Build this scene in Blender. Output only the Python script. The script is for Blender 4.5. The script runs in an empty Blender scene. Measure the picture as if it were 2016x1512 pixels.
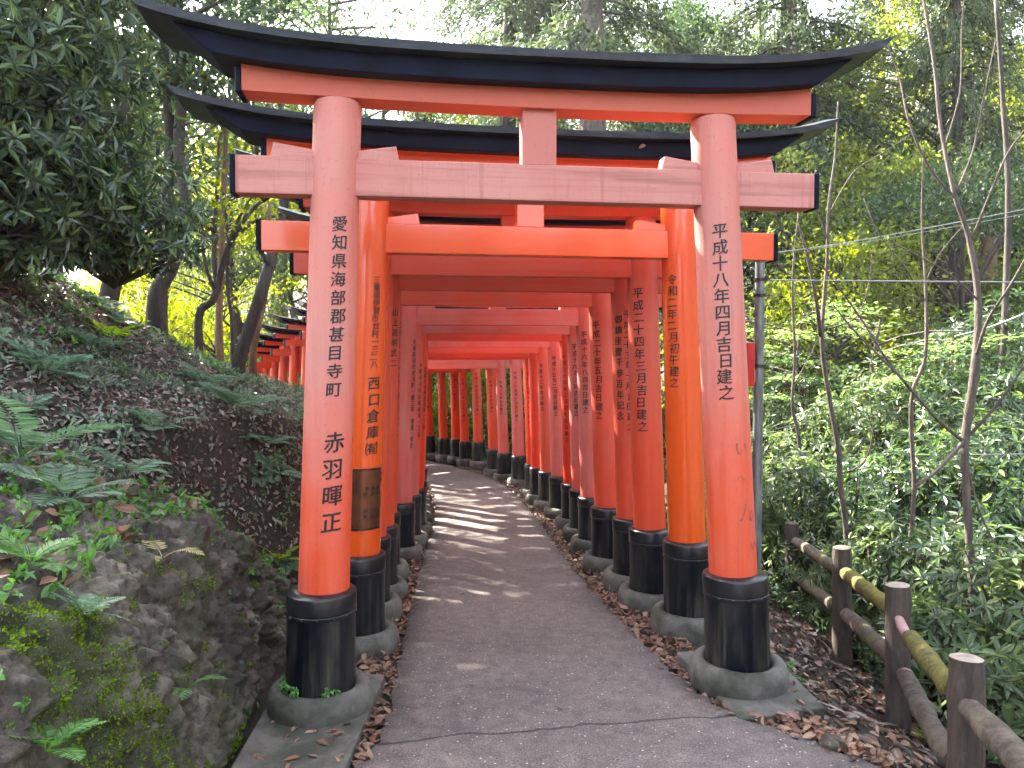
import bpy, bmesh, math, random
import numpy as np
from mathutils import Vector, Matrix
R = math.radians
scene = bpy.context.scene
C = scene.collection

# ------------------------------------------------------------ camera
EYE = Vector((0.0, 0.0, 1.6)); PITCH = R(-2.3); FPX = 1515.0
cam_d = bpy.data.cameras.new('camera'); cam = bpy.data.objects.new('camera', cam_d); C.objects.link(cam)
cam_d.sensor_width = 36; cam_d.lens = FPX / 2016 * 36; cam_d.clip_start = 0.05; cam_d.clip_end = 2000
cam.location = EYE; cam.rotation_euler = (R(90) + PITCH, 0, 0)
scene.camera = cam

def at(px, py, D):
    """point seen at photo pixel px,py at distance D along the view axis"""
    x = (px - 1008) / FPX * D; v = -(py - 756) / FPX * D
    return Vector((x, D * math.cos(PITCH) - v * math.sin(PITCH), EYE.z + D * math.sin(PITCH) + v * math.cos(PITCH)))

# ------------------------------------------------------------ world, sun, exposure
SUN_AZ, SUN_EL = -40.0, 41.0
w = bpy.data.worlds.new("World"); scene.world = w; w.use_nodes = True
nt = w.node_tree; bg = nt.nodes['Background']
sky = nt.nodes.new('ShaderNodeTexSky'); sky.sky_type = 'NISHITA'; sky.sun_disc = False
sky.sun_elevation = R(SUN_EL); sky.sun_rotation = R(SUN_AZ); sky.air_density = 1.0; sky.dust_density = 3.0; sky.ozone_density = 1.0
bg.inputs[1].default_value = 0.15
hs_ = nt.nodes.new('ShaderNodeHueSaturation'); hs_.inputs['Saturation'].default_value = .55    # thin white veil over the blue
nt.links.new(sky.outputs[0], hs_.inputs['Color']); nt.links.new(hs_.outputs[0], bg.inputs[0])
sd = bpy.data.lights.new('sun', 'SUN'); sun = bpy.data.objects.new('sun', sd); C.objects.link(sun)
sd.energy = 5.0; sd.angle = R(0.55); sd.color = (1.0, 0.93, 0.82)
sv = Vector((math.sin(R(SUN_AZ)) * math.cos(R(SUN_EL)), math.cos(R(SUN_AZ)) * math.cos(R(SUN_EL)), math.sin(R(SUN_EL))))
sun.rotation_euler = sv.to_track_quat('Z', 'Y').to_euler()
vs = scene.view_settings
vs.view_transform = 'Standard'; vs.look = 'None'; vs.exposure = 3.12; vs.gamma = 1.0; vs.use_curve_mapping = False
cy = scene.cycles
cy.max_bounces = 7; cy.diffuse_bounces = 4; cy.glossy_bounces = 3; cy.transmission_bounces = 4; cy.transparent_max_bounces = 4
cy.sample_clamp_indirect = 6.0; cy.caustics_reflective = False; cy.caustics_refractive = False
cy.use_adaptive_sampling = True; cy.adaptive_threshold = 0.03
scene.render.use_persistent_data = False

# ------------------------------------------------------------ helpers
rng = np.random.default_rng(7); random.seed(7)

def setp(o, label=None, cat=None, group=None, kind=None):
    if label: o['label'] = label
    if cat: o['category'] = cat
    if group: o['group'] = group
    if kind: o['kind'] = kind
    return o

def empty(name, loc=(0, 0, 0), rz=0.0, sc=1.0, **k):
    o = bpy.data.objects.new(name, None); C.objects.link(o)
    o.location = loc; o.rotation_euler = (0, 0, rz); o.scale = (sc, sc, sc); o.empty_display_size = .2
    return setp(o, **k)

def link(name, me, parent=None, mat=None, **k):
    o = bpy.data.objects.new(name, me); C.objects.link(o)
    if parent is not None: o.parent = parent
    if mat is not None:
        if not me.materials: me.materials.append(mat)
        elif me.materials[0] is not mat:
            o.material_slots[0].link = 'OBJECT'; o.material_slots[0].material = mat
    return setp(o, **k)

def bulk(name, V, F, smooth=False, mat=None):
    """V (n,3); F (m,k) all faces of k corners, or a list of such arrays"""
    V = np.asarray(V, dtype=np.float32)
    Fs = F if isinstance(F, list) and len(F) and isinstance(F[0], np.ndarray) and F[0].ndim == 2 else [F]
    Fs = [np.asarray(f, dtype=np.int32) for f in Fs if len(f)]
    me = bpy.data.meshes.new(name)
    me.vertices.add(len(V)); me.vertices.foreach_set('co', V.ravel())
    idx = np.concatenate([f.ravel() for f in Fs])
    tot = np.concatenate([np.full(len(f), f.shape[1], np.int32) for f in Fs])
    st = np.concatenate([[0], np.cumsum(tot)[:-1]]).astype(np.int32)
    me.loops.add(len(idx)); me.loops.foreach_set('vertex_index', idx)
    me.polygons.add(len(tot)); me.polygons.foreach_set('loop_start', st); me.polygons.foreach_set('loop_total', tot)
    me.polygons.foreach_set('use_smooth', np.full(len(tot), smooth, dtype=bool))
    me.update(calc_edges=True); me.validate()
    if mat: me.materials.append(mat)
    return me

class MB:
    """collects pieces into one mesh"""
    def __init__(s): s.V = []; s.F4 = []; s.F3 = []; s.n = 0
    def add(s, V, F):
        V = np.asarray(V, float).reshape(-1, 3); F = np.asarray(F, int)
        if len(F):
            (s.F4 if F.shape[1] == 4 else s.F3).append(F + s.n)
        s.V.append(V); s.n += len(V)
    def add2(s, V, F4, F3):
        V = np.asarray(V, float).reshape(-1, 3)
        if len(F4): s.F4.append(np.asarray(F4, int) + s.n)
        if len(F3): s.F3.append(np.asarray(F3, int) + s.n)
        s.V.append(V); s.n += len(V)
    def mesh(s, name, smooth=False, mat=None):
        L = []
        if s.F4: L.append(np.concatenate(s.F4))
        if s.F3: L.append(np.concatenate(s.F3))
        return bulk(name, np.concatenate(s.V), L, smooth, mat)

def tube(pts, rad, seg=8, caps=True, rough=0.0):
    """swept tube through pts with radii; returns V, quads, tris"""
    P = np.asarray([tuple(p) for p in pts], float); n = len(P)
    rad = np.full(n, rad, float) if np.isscalar(rad) else np.asarray(rad, float)
    T = np.gradient(P, axis=0); T /= np.linalg.norm(T, axis=1)[:, None] + 1e-9
    ref = np.array([0, 0, 1.0]) if abs(T[0][2]) < .9 else np.array([0, 1.0, 0])
    V = []
    a = np.arange(seg) / seg * 2 * math.pi
    for i in range(n):
        if i: ref = ref - T[i] * ref.dot(T[i])
        b = np.cross(T[i], ref); b /= np.linalg.norm(b) + 1e-9; c = np.cross(b, T[i]); ref = c
        rr = rad[i] * (1 + rough * rng.standard_normal(seg)) if rough else np.full(seg, rad[i])
        V.append(P[i] + (np.cos(a) * rr)[:, None] * b + (np.sin(a) * rr)[:, None] * c)
    V = np.concatenate(V)
    F = []
    for i in range(n - 1):
        for j in range(seg):
            k = (j + 1) % seg
            F.append((i * seg + j, i * seg + k, (i + 1) * seg + k, (i + 1) * seg + j))
    F3 = []
    if caps:
        V = np.vstack([V, P[0], P[-1]]); c0 = n * seg
        for j in range(seg):
            k = (j + 1) % seg
            F3.append((c0, k, j)); F3.append((c0 + 1, (n - 1) * seg + j, (n - 1) * seg + k))
    return V, F, F3

def lathe(prof, seg=40, center=(0, 0), shear=0.0, squash=1.0):
    """prof list of (r,z); axis x = center.x + shear*z"""
    a = np.arange(seg) / seg * 2 * math.pi; V = []; F = []
    for r, z in prof:
        V.append(np.stack([center[0] + shear * z + r * np.cos(a), center[1] + r * np.sin(a) * squash, np.full(seg, z)], 1))
    V = np.concatenate(V)
    for i in range(len(prof) - 1):
        for j in range(seg):
            k = (j + 1) % seg
            F.append((i * seg + j, i * seg + k, (i + 1) * seg + k, (i + 1) * seg + j))
    return V, F

def box(x0, x1, y0, y1, z0, z1):
    V = [(x, y, z) for z in (z0, z1) for y in (y0, y1) for x in (x0, x1)]
    F = [(0, 2, 3, 1), (4, 5, 7, 6), (0, 1, 5, 4), (2, 6, 7, 3), (0, 4, 6, 2), (1, 3, 7, 5)]
    return V, F

def bevel_mesh(me, w=.006, seg=2):
    bm = bmesh.new(); bm.from_mesh(me)
    bmesh.ops.remove_doubles(bm, verts=bm.verts, dist=1e-5)
    ed = [e for e in bm.edges if len(e.link_faces) == 2 and e.calc_face_angle(0) > R(35)]
    if ed: bmesh.ops.bevel(bm, geom=ed, offset=w, segments=seg, affect='EDGES', profile=.5, clamp_overlap=True)
    bm.normal_update(); bm.to_mesh(me); bm.free(); return me

def auto_smooth(me, ang=40):
    me.polygons.foreach_set('use_smooth', np.ones(len(me.polygons), bool))
    bm = bmesh.new(); bm.from_mesh(me)
    bmesh.ops.recalc_face_normals(bm, faces=bm.faces)
    for e in bm.edges:
        e.smooth = not (len(e.link_faces) == 2 and e.calc_face_angle(0) > R(ang))
    bm.to_mesh(me); bm.free(); return me

# ---- numpy noise
def _h(ix, iy, iz, s=0):
    n = (ix.astype(np.int64) * 374761393 + iy.astype(np.int64) * 668265263 + iz.astype(np.int64) * 2147483647 + s * 974634777) & 0xffffffff
    n = ((n ^ (n >> 13)) * 1274126177) & 0xffffffff
    n = n ^ (n >> 16)
    return (n & 0xffffff) / float(0xffffff)

def vnoise(p, s=0):
    i = np.floor(p).astype(np.int64); f = p - i; f = f * f * (3 - 2 * f); r = 0
    for dx in (0, 1):
        for dy in (0, 1):
            for dz in (0, 1):
                wgt = (f[:, 0] if dx else 1 - f[:, 0]) * (f[:, 1] if dy else 1 - f[:, 1]) * (f[:, 2] if dz else 1 - f[:, 2])
                r = r + wgt * _h(i[:, 0] + dx, i[:, 1] + dy, i[:, 2] + dz, s)
    return r * 2 - 1

def fbm(p, o=4, s=0, g=.5):
    r = 0; a = 1; q = np.array(p, float)
    for k in range(o):
        r = r + a * vnoise(q, s + k); q = q * 2.03 + 11.7; a *= g
    return r

def voro(p, s=0):
    i = np.floor(p).astype(np.int64); best = np.full(len(p), 9.0); sec = best.copy(); cid = np.zeros(len(p))
    for dx in (-1, 0, 1):
        for dy in (-1, 0, 1):
            for dz in (-1, 0, 1):
                c = i + np.array([dx, dy, dz])
                q = c + np.stack([_h(c[:, 0], c[:, 1], c[:, 2], s + k) for k in range(3)], 1)
                d = np.linalg.norm(q - p, axis=1)
                m = d < best
                sec = np.where(m, best, np.minimum(sec, d)); cid = np.where(m, _h(c[:, 0], c[:, 1], c[:, 2], s + 9), cid); best = np.where(m, d, best)
    return best, sec, cid

# ------------------------------------------------------------ materials
def nmat(name):
    m = bpy.data.materials.new(name); m.use_nodes = True
    n = m.node_tree; b = n.nodes['Principled BSDF']; return m, n, b
def N(n, t, **k):
    x = n.nodes.new(t)
    for a, v in k.items(): setattr(x, a, v)
    return x
def coords(n, scale=(1, 1, 1), rnd=True, kind='Object'):
    tc = N(n, 'ShaderNodeTexCoord'); mp = N(n, 'ShaderNodeMapping'); mp.inputs['Scale'].default_value = scale
    n.links.new(tc.outputs[kind], mp.inputs['Vector'])
    if rnd:
        oi = N(n, 'ShaderNodeObjectInfo'); mu = N(n, 'ShaderNodeMath', operation='MULTIPLY'); mu.inputs[1].default_value = 37.0
        n.links.new(oi.outputs['Random'], mu.inputs[0]); n.links.new(mu.outputs[0], mp.inputs['Location'])
    return mp.outputs[0]
def noise(n, vec, scale=5, detail=4, rough=.55, dist=0):
    x = N(n, 'ShaderNodeTexNoise'); x.inputs['Scale'].default_value = scale; x.inputs['Detail'].default_value = detail
    x.inputs['Roughness'].default_value = rough; x.inputs['Distortion'].default_value = dist
    n.links.new(vec, x.inputs['Vector']); return x.outputs[0]
def ramp(n, fac, stops):
    x = N(n, 'ShaderNodeValToRGB'); e = x.color_ramp.elements
    while len(e) < len(stops): e.new(.5)
    for el, (p, c) in zip(e, stops):
        el.position = p; el.color = (c, c, c, 1) if np.isscalar(c) else (*c, 1)
    n.links.new(fac, x.inputs[0]); return x.outputs[0]
def mix(n, fac, a, b, mode='MIX'):
    x = N(n, 'ShaderNodeMix', data_type='RGBA', blend_type=mode)
    for s, v in ((0, fac), (6, a), (7, b)):
        if isinstance(v, bpy.types.NodeSocket): n.links.new(v, x.inputs[s])
        elif np.isscalar(v): x.inputs[s].default_value = v
        else: x.inputs[s].default_value = (*v, 1)
    return x.outputs[2]
def math_(n, op, a, b=None, c=None, clamp=False):
    x = N(n, 'ShaderNodeMath', operation=op, use_clamp=clamp)
    for s, v in ((0, a), (1, b), (2, c)):
        if v is None: continue
        if isinstance(v, bpy.types.NodeSocket): n.links.new(v, x.inputs[s])
        else: x.inputs[s].default_value = v
    return x.outputs[0]
def bump(n, b, h, strength=.3, dist=.01):
    x = N(n, 'ShaderNodeBump'); x.inputs['Strength'].default_value = strength; x.inputs['Distance'].default_value = dist
    n.links.new(h, x.inputs['Height']); n.links.new(x.outputs[0], b.inputs['Normal'])
def sepxyz(n, kind='Object'):
    tc = N(n, 'ShaderNodeTexCoord'); s = N(n, 'ShaderNodeSeparateXYZ'); n.links.new(tc.outputs[kind], s.inputs[0]); return s.outputs

def paint(name, base, fade, amt=.5, zlo=.6, zhi=2.0, axis='z', rough=.45, grain=.35, coat=0.0, streak=0.0, zgrad=1.0, noise_amp=1.6):
    m, n, b = nmat(name)
    sc = (26, 26, 1.1) if axis == 'z' else (1.1, 26, 26)
    z = sepxyz(n)[2]
    mr = N(n, 'ShaderNodeMapRange', interpolation_type='SMOOTHSTEP'); mr.inputs[1].default_value = zlo; mr.inputs[2].default_value = zhi
    n.links.new(z, mr.inputs[0])
    big = noise(n, coords(n, (2.2, 2.2, 1.3)), 1.6, 5, .6)
    g = noise(n, coords(n, sc), 1.0, 6, .65)
    f = math_(n, 'MULTIPLY_ADD', mr.outputs[0], zgrad, 1 - zgrad)
    f = math_(n, 'MULTIPLY', f, amt)
    nz = math_(n, 'SUBTRACT', big, .5); f = math_(n, 'MULTIPLY_ADD', nz, noise_amp * min(1, amt * 1.6), f)
    gz = math_(n, 'SUBTRACT', g, .5); f = math_(n, 'MULTIPLY_ADD', gz, grain * 1.5, f, clamp=True)
    col = mix(n, f, base, fade)
    dk = ramp(n, g, [(.30, .62), (.52, 1.0)])
    col = mix(n, grain, col, mix(n, 1.0, col, dk, 'MULTIPLY'))
    if streak:
        st = noise(n, coords(n, (34, 8, 1.2)), 1.0, 3, .7)
        sm = ramp(n, st, [(.54, 0.0), (.66, 1.0)])
        sm2 = ramp(n, noise(n, coords(n, (3, 3, 3)), 1.0, 3), [(.4, 0.), (.62, 1.)])
        fs = math_(n, 'MULTIPLY', math_(n, 'MULTIPLY', sm, sm2), streak)
        col = mix(n, fs, col, (.36, .13, .10))
    dirt = ramp(n, noise(n, coords(n, (1, 1, 1)), 60, 3, .6), [(.60, 0.0), (.72, .5)])
    col = mix(n, math_(n, 'MULTIPLY', dirt, .45), col, (.12, .05, .04))
    n.links.new(col, b.inputs['Base Color'])
    rr = math_(n, 'MULTIPLY_ADD', f, .25, rough, clamp=True); n.links.new(rr, b.inputs['Roughness'])
    b.inputs['Coat Weight'].default_value = coat; b.inputs['Coat Roughness'].default_value = .12
    bump(n, b, g, .12 + .35 * grain, .004)
    return m

def simple(name, col, rough=.6, var=.25, scale=8, metal=0.0, bumps=.15, sc=(1, 1, 1), col2=None, lo=.4, hi=.62):
    m, n, b = nmat(name)
    g = noise(n, coords(n, sc), scale, 6, .6)
    c2 = col2 if col2 else tuple(c * (1 - var) for c in col)
    n.links.new(mix(n, ramp(n, g, [(lo, 0.), (hi, 1.)]), col, c2), b.inputs['Base Color'])
    b.inputs['Roughness'].default_value = rough; b.inputs['Metallic'].default_value = metal
    if bumps: bump(n, b, g, bumps, .01)
    return m

def leafmat(name, cols, trans=.35, rough=.38, spec=.5, tcol=None, tsat=1.25, f=1.22):
    """leaf with per-leaf colour variation, gloss and light coming through"""
    m, n, b = nmat(name)
    g = N(n, 'ShaderNodeNewGeometry')
    st = [(i / (len(cols) - 1), tuple(q * f for q in c)) for i, c in enumerate(cols)]
    col = ramp(n, g.outputs['Random Per Island'], st)
    cl = noise(n, coords(n, (1, 1, 1)), 1.3, 3)
    col = mix(n, 1.0, col, ramp(n, cl, [(.3, .72), (.7, 1.25)]), 'MULTIPLY')
    n.links.new(col, b.inputs['Base Color']); b.inputs['Roughness'].default_value = rough
    b.inputs['Specular IOR Level'].default_value = spec
    tr = N(n, 'ShaderNodeBsdfTranslucent'); hs = N(n, 'ShaderNodeHueSaturation')
    hs.inputs['Saturation'].default_value = tsat; hs.inputs['Value'].default_value = 1.9; hs.inputs['Hue'].default_value = .485
    n.links.new(col, hs.inputs['Color']); n.links.new(hs.outputs[0], tr.inputs['Color'])
    mx = N(n, 'ShaderNodeMixShader'); mx.inputs[0].default_value = trans
    n.links.new(b.outputs[0], mx.inputs[1]); n.links.new(tr.outputs[0], mx.inputs[2])
    n.links.new(mx.outputs[0], n.nodes['Material Output'].inputs['Surface'])
    return m

M = {}
# paints: (post, beam) of each finish
VB = (.62, .062, .018)
def finish(key, base, fade, amt, **k):
    kb = dict(k); kb.pop('zlo', None); kb.pop('zhi', None)
    M[key] = (paint('paint_post_' + key, base, fade, amt, axis='z', **k),
              paint('paint_beam_' + key, base, fade, min(1, amt * 1.05), axis='x', zgrad=0.25, **kb))
finish('fresh', (.70, .085, .008), (.62, .10, .03), .15, rough=.22, grain=.06, coat=.5, noise_amp=.4)
finish('red', (.64, .045, .014), (.50, .10, .07), .22, rough=.30, grain=.12, coat=.25, noise_amp=.8)
finish('worn', (.66, .068, .022), (.52, .14, .10), .42, rough=.40, grain=.22)
finish('pink', (.58, .055, .028), (.55, .19, .155), .65, rough=.48, grain=.3, zlo=-.6, zhi=1.6)
finish('bright', (.72, .055, .010), (.62, .12, .05), .2, rough=.3, grain=.08, coat=.3, noise_amp=.5)
M['front_post'] = paint('paint_front_post', (.72, .075, .020), (.57, .215, .17), .9, zlo=.55, zhi=1.75, rough=.42, grain=.30, noise_amp=1.35)  # both front posts: faded paint upwards, its tone also darkened for shade at the top
M['front_post_right'] = paint('paint_front_post_right', (.68, .085, .030), (.56, .21, .165), .88, zlo=.6, zhi=1.9, rough=.42, grain=.36, noise_amp=1.35, streak=.45)
M['front_beam'] = paint('paint_front_beam', (.46, .12, .09), (.54, .235, .19), .8, axis='x', rough=.55, grain=.9, streak=.75, zgrad=0, noise_amp=1.5)
M['front_lintel'] = paint('paint_front_lintel', (.52, .085, .035), (.48, .12, .07), .4, axis='x', rough=.5, grain=.15, zgrad=0)
M['front_strut'] = paint('paint_front_strut', (.50, .13, .09), (.52, .18, .14), .6, axis='z', rough=.5, grain=.2, zgrad=0)

def sleeve_mat():
    m, n, b = nmat('black_sleeve')
    v = noise(n, coords(n, (22, 22, 1.0)), 1.0, 6, .7); big = noise(n, coords(n, (5, 5, 2)), 1.0, 4, .6)
    z = sepxyz(n)[2]
    low = ramp(n, z, [(.0, 1.0), (.5, .35)])
    f = math_(n, 'MULTIPLY', math_(n, 'MULTIPLY', ramp(n, v, [(.42, 0.), (.60, 1.)]), ramp(n, big, [(.36, 0.), (.56, 1.)])), low)
    n.links.new(mix(n, f, (.003, .004, .008), (.075, .068, .046)), b.inputs['Base Color'])
    n.links.new(math_(n, 'MULTIPLY_ADD', f, .35, .30), b.inputs['Roughness']); bump(n, b, v, .35, .004); b.inputs['Specular IOR Level'].default_value = .3
    return m
M['sleeve'] = sleeve_mat()
M['black'] = simple('black_lacquer', (.005, .008, .022), .5, .4, 6, bumps=.08)
M['black'].node_tree.nodes['Principled BSDF'].inputs['Specular IOR Level'].default_value = .08
M['band'] = simple('black_band', (.005, .005, .008), .30, .4, 12, bumps=.06, col2=(.014, .014, .015))
M['roof'] = simple('roof_sheet', (.008, .009, .014), .36, .3, 5, bumps=.12, sc=(1.5, 8, 8), col2=(.030, .031, .035), lo=.5, hi=.7)
M['roof'].node_tree.nodes['Principled BSDF'].inputs['Specular IOR Level'].default_value = .3
M['ink'] = simple('black_ink', (.012, .010, .010), .45, .2, 30, bumps=0)
M['ink_faint'] = simple('worn_ink', (.22, .075, .05), .5, .3, 45, bumps=0, col2=(.55, .085, .035), lo=.42, hi=.55)
M['steel'] = simple('dark_steel', (.05, .05, .055), .35, .3, 30, metal=.8)
M['bronze'] = simple('bronze_plate', (.20, .085, .045), .32, .35, 9, metal=.75, bumps=.05)

def concrete(name, a, b_, stain):
    m, n, b = nmat(name)
    g = noise(n, coords(n), 9, 6, .65); g2 = noise(n, coords(n), 70, 4, .7); g3 = noise(n, coords(n), 3.2, 5, .6)
    c = mix(n, ramp(n, g, [(.35, 0.), (.65, 1.)]), a, b_)
    c = mix(n, ramp(n, g3, [(.44, 0.), (.60, .95)]), c, stain)
    c = mix(n, .35, c, mix(n, 1.0, c, ramp(n, g2, [(.3, .55), (.6, 1.15)]), 'MULTIPLY'))
    n.links.new(c, b.inputs['Base Color']); b.inputs['Roughness'].default_value = .8
    bump(n, b, math_(n, 'MULTIPLY_ADD', g2, .4, g), .5, .008); return m
M['concrete'] = concrete('footing_concrete', (.15, .135, .11), (.075, .068, .054), (.030, .033, .018))
M['slab'] = concrete('slab_concrete', (.15, .13, .11), (.08, .07, .058), (.035, .038, .022))
M['concrete_dark'] = concrete('damp_footing_concrete', (.10, .095, .08), (.05, .05, .04), (.025, .03, .018))

def asphalt():
    m, n, b = nmat('path_asphalt')
    co = coords(n, rnd=False)
    big = noise(n, co, 1.1, 5, .6); mid = noise(n, co, 14, 5, .7); fine = noise(n, co, 160, 3, .6)
    c = mix(n, ramp(n, big, [(.35, 0.), (.68, 1.)]), (.155, .122, .106), (.105, .083, .073))
    c = mix(n, .6, c, mix(n, 1.0, c, ramp(n, mid, [(.32, .5), (.65, 1.4)]), 'MULTIPLY'))
    c = mix(n, .7, c, mix(n, 1.0, c, ramp(n, fine, [(.36, .35), (.64, 1.7)]), 'MULTIPLY'))
    v = N(n, 'ShaderNodeTexVoronoi'); v.inputs['Scale'].default_value = 50; n.links.new(co, v.inputs['Vector'])
    sp = N(n, 'ShaderNodeSeparateColor'); n.links.new(v.outputs['Color'], sp.inputs[0])
    pick = ramp(n, sp.outputs[0], [(.74, 0.), (.78, 1.)]); near = ramp(n, v.outputs['Distance'], [(.16, 1.), (.27, 0.)])
    f = math_(n, 'MULTIPLY', pick, near)
    c = mix(n, math_(n, 'MULTIPLY', f, .9), c, mix(n, sp.outputs[1], (.22, .16, .13), (.62, .54, .48)))
    # joint across the path
    s = sepxyz(n)
    wob = math_(n, 'MULTIPLY', math_(n, 'SUBTRACT', noise(n, co, 5, 4), .5), .10)
    line = math_(n, 'ADD', math_(n, 'MULTIPLY_ADD', s[0], -.16, s[1]), wob)
    d = math_(n, 'ABSOLUTE', math_(n, 'SUBTRACT', line, 3.145))
    cr = ramp(n, math_(n, 'MULTIPLY', d, 20.0), [(.09, 1.), (.20, 0.)])
    c = mix(n, math_(n, 'MULTIPLY', cr, .75), c, (.012, .009, .009))
    n.links.new(c, b.inputs['Base Color']); b.inputs['Roughness'].default_value = .72
    h = math_(n, 'SUBTRACT', math_(n, 'MULTIPLY_ADD', mid, .5, fine), cr)
    bump(n, b, h, .75, .006); return m
M['asphalt'] = asphalt()

def soil():
    m, n, b = nmat('forest_soil')
    co = coords(n, rnd=False)
    g = noise(n, co, 2.2, 6, .65); f = noise(n, co, 34, 5, .75); g2 = noise(n, co, .7, 4, .6)
    c = mix(n, ramp(n, g, [(.35, 0.), (.65, 1.)]), (.055, .036, .024), (.028, .020, .014))
    c = mix(n, ramp(n, f, [(.50, 0.), (.70, .75)]), c, (.10, .065, .045))
    c = mix(n, ramp(n, g2, [(.52, 0.), (.68, .5)]), c, (.020, .030, .010))
    n.links.new(c, b.inputs['Base Color']); b.inputs['Roughness'].default_value = .9
    bump(n, b, f, 1.0, .03); return m
M['soil'] = soil()

def rockm():
    m, n, b = nmat('mossy_rock')
    co = coords(n, rnd=False)
    g = noise(n, co, 3.5, 7, .65); f = noise(n, co, 26, 6, .75); g2 = noise(n, co, 1.3, 4, .6)
    c = mix(n, ramp(n, g, [(.35, 0.), (.65, 1.)]), (.030, .022, .015), (.105, .085, .062))
    c = mix(n, .75, c, mix(n, 1.0, c, ramp(n, f, [(.38, .18), (.60, 1.7)]), 'MULTIPLY'))
    c = mix(n, ramp(n, noise(n, co, 7, 5, .7), [(.54, 0.), (.64, .8)]), c, (.19, .165, .13))
    c = mix(n, ramp(n, g2, [(.48, 0.), (.60, .7)]), c, (.030, .038, .008))
    n.links.new(c, b.inputs['Base Color']); b.inputs['Roughness'].default_value = .75
    bump(n, b, math_(n, 'MULTIPLY_ADD', f, .5, g), .9, .03); return m
M['rock'] = rockm()

def bark(name, a, b_, moss=0.0, sc=(9, 9, 1.6), rough=.85, bm_=.8):
    m, n, b = nmat(name)
    g = noise(n, coords(n, sc), 1.6, 6, .7, .5); f = noise(n, coords(n), 22, 5, .7)
    c = mix(n, ramp(n, g, [(.36, 0.), (.62, 1.)]), a, b_)
    c = mix(n, .4, c, mix(n, 1.0, c, ramp(n, f, [(.3, .5), (.65, 1.4)]), 'MULTIPLY'))
    if moss: c = mix(n, ramp(n, noise(n, coords(n), 3.5, 5), [(.62 - moss * .3, 0.), (.74 - moss * .3, 1.)]), c, (.14, .13, .012))
    n.links.new(c, b.inputs['Base Color']); b.inputs['Roughness'].default_value = rough
    bump(n, b, g, bm_, .02); return m
M['bark_cedar'] = bark('cedar_bark', (.065, .050, .040), (.15, .122, .10))
M['bark_dark'] = bark('dark_bark', (.030, .022, .017), (.070, .055, .042))
M['bark_tan'] = bark('tan_bark', (.24, .14, .075), (.12, .07, .04))  # tan also holds the orange sunlight on trunks standing in it
M['bark_twig'] = bark('twig_bark', (.12, .09, .068), (.05, .038, .03), sc=(20, 20, 3))
M['wood_post'] = bark('weathered_log', (.030, .022, .016), (.075, .055, .040), sc=(14, 14, 2), bm_=.7)
M['wood_rail'] = bark('weathered_rail', (.045, .032, .022), (.11, .085, .06), moss=.10, sc=(10, 10, 6))
M['wood_moss'] = bark('mossy_rail', (.16, .14, .012), (.055, .050, .014), moss=.35, sc=(16, 16, 16))
M['wood_end'] = simple('sawn_end', (.34, .27, .21), .75, .35, 20)  # pale sawn wood, with sunlight on the post tops mixed into the tone
M['pipe'] = simple('pale_pipe', (.42, .25, .24), .5, .2, 20)
M['galv'] = simple('galvanised_pole', (.20, .22, .225), .45, .35, 5, metal=.35, sc=(6, 6, 1), col2=(.10, .115, .11))
M['redbox'] = simple('red_box', (.55, .012, .010), .25, .2, 6, bumps=.02)
M['wire'] = simple('cable', (.30, .31, .30), .4, .2, 6, bumps=0)

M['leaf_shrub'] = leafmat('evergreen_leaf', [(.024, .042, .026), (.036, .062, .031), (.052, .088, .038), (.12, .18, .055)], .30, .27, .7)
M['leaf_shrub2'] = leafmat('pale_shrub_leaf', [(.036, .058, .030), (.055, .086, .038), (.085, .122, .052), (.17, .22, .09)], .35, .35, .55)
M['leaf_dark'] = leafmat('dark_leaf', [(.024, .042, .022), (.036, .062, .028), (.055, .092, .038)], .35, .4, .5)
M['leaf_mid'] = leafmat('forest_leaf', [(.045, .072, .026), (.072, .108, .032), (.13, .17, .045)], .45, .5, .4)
M['leaf_lime'] = leafmat('sunlit_leaf', [(.080, .115, .020), (.12, .155, .028), (.17, .19, .038)], .55, .5, .35)  # yellow-green of sun shining through the leaves put into the colour
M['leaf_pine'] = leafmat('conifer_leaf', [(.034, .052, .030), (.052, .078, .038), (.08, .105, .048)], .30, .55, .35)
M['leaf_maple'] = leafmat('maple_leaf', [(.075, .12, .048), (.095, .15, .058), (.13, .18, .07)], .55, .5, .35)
M['fern'] = leafmat('fern_leaf', [(.05, .095, .055), (.085, .15, .085), (.13, .20, .12)], .35, .4, .5)
M['fern_pale'] = leafmat('dry_fern_leaf', [(.30, .26, .12), (.36, .32, .16), (.26, .25, .11)], .35, .5, .4)
M['fern_lime'] = leafmat('lime_fern_leaf', [(.20, .30, .03), (.26, .38, .04), (.3, .42, .05)], .5, .45, .4)
M['moss'] = leafmat('moss_tuft', [(.070, .13, .006), (.11, .19, .010), (.16, .25, .016)], .3, .8, .15)
M['litter'] = leafmat('fallen_leaf', [(.085, .040, .022), (.17, .085, .050), (.24, .13, .085), (.30, .19, .12), (.20, .075, .035)], .12, .45, .5, tsat=1.0, f=1.0)
M['litter_dull'] = leafmat('dull_fallen_leaf', [(.045, .028, .018), (.10, .062, .040), (.19, .13, .09), (.36, .28, .22)], .08, .34, .8, tsat=1.0, f=1.0)
M['weed'] = leafmat('small_weed_leaf', [(.045, .11, .03), (.07, .17, .04), (.11, .23, .06)], .35, .4, .5)
M['slope_leaf'] = leafmat('grey_green_leaf', [(.035, .055, .035), (.07, .10, .065), (.12, .16, .10), (.20, .24, .16)], .25, .28, .8)
M['leaf_light'] = leafmat('backlit_green_leaf', [(.065, .095, .030), (.105, .14, .038), (.17, .20, .055)], .58, .45, .45)  # lighter, more translucent forest leaf: backlight put into the colour
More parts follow.
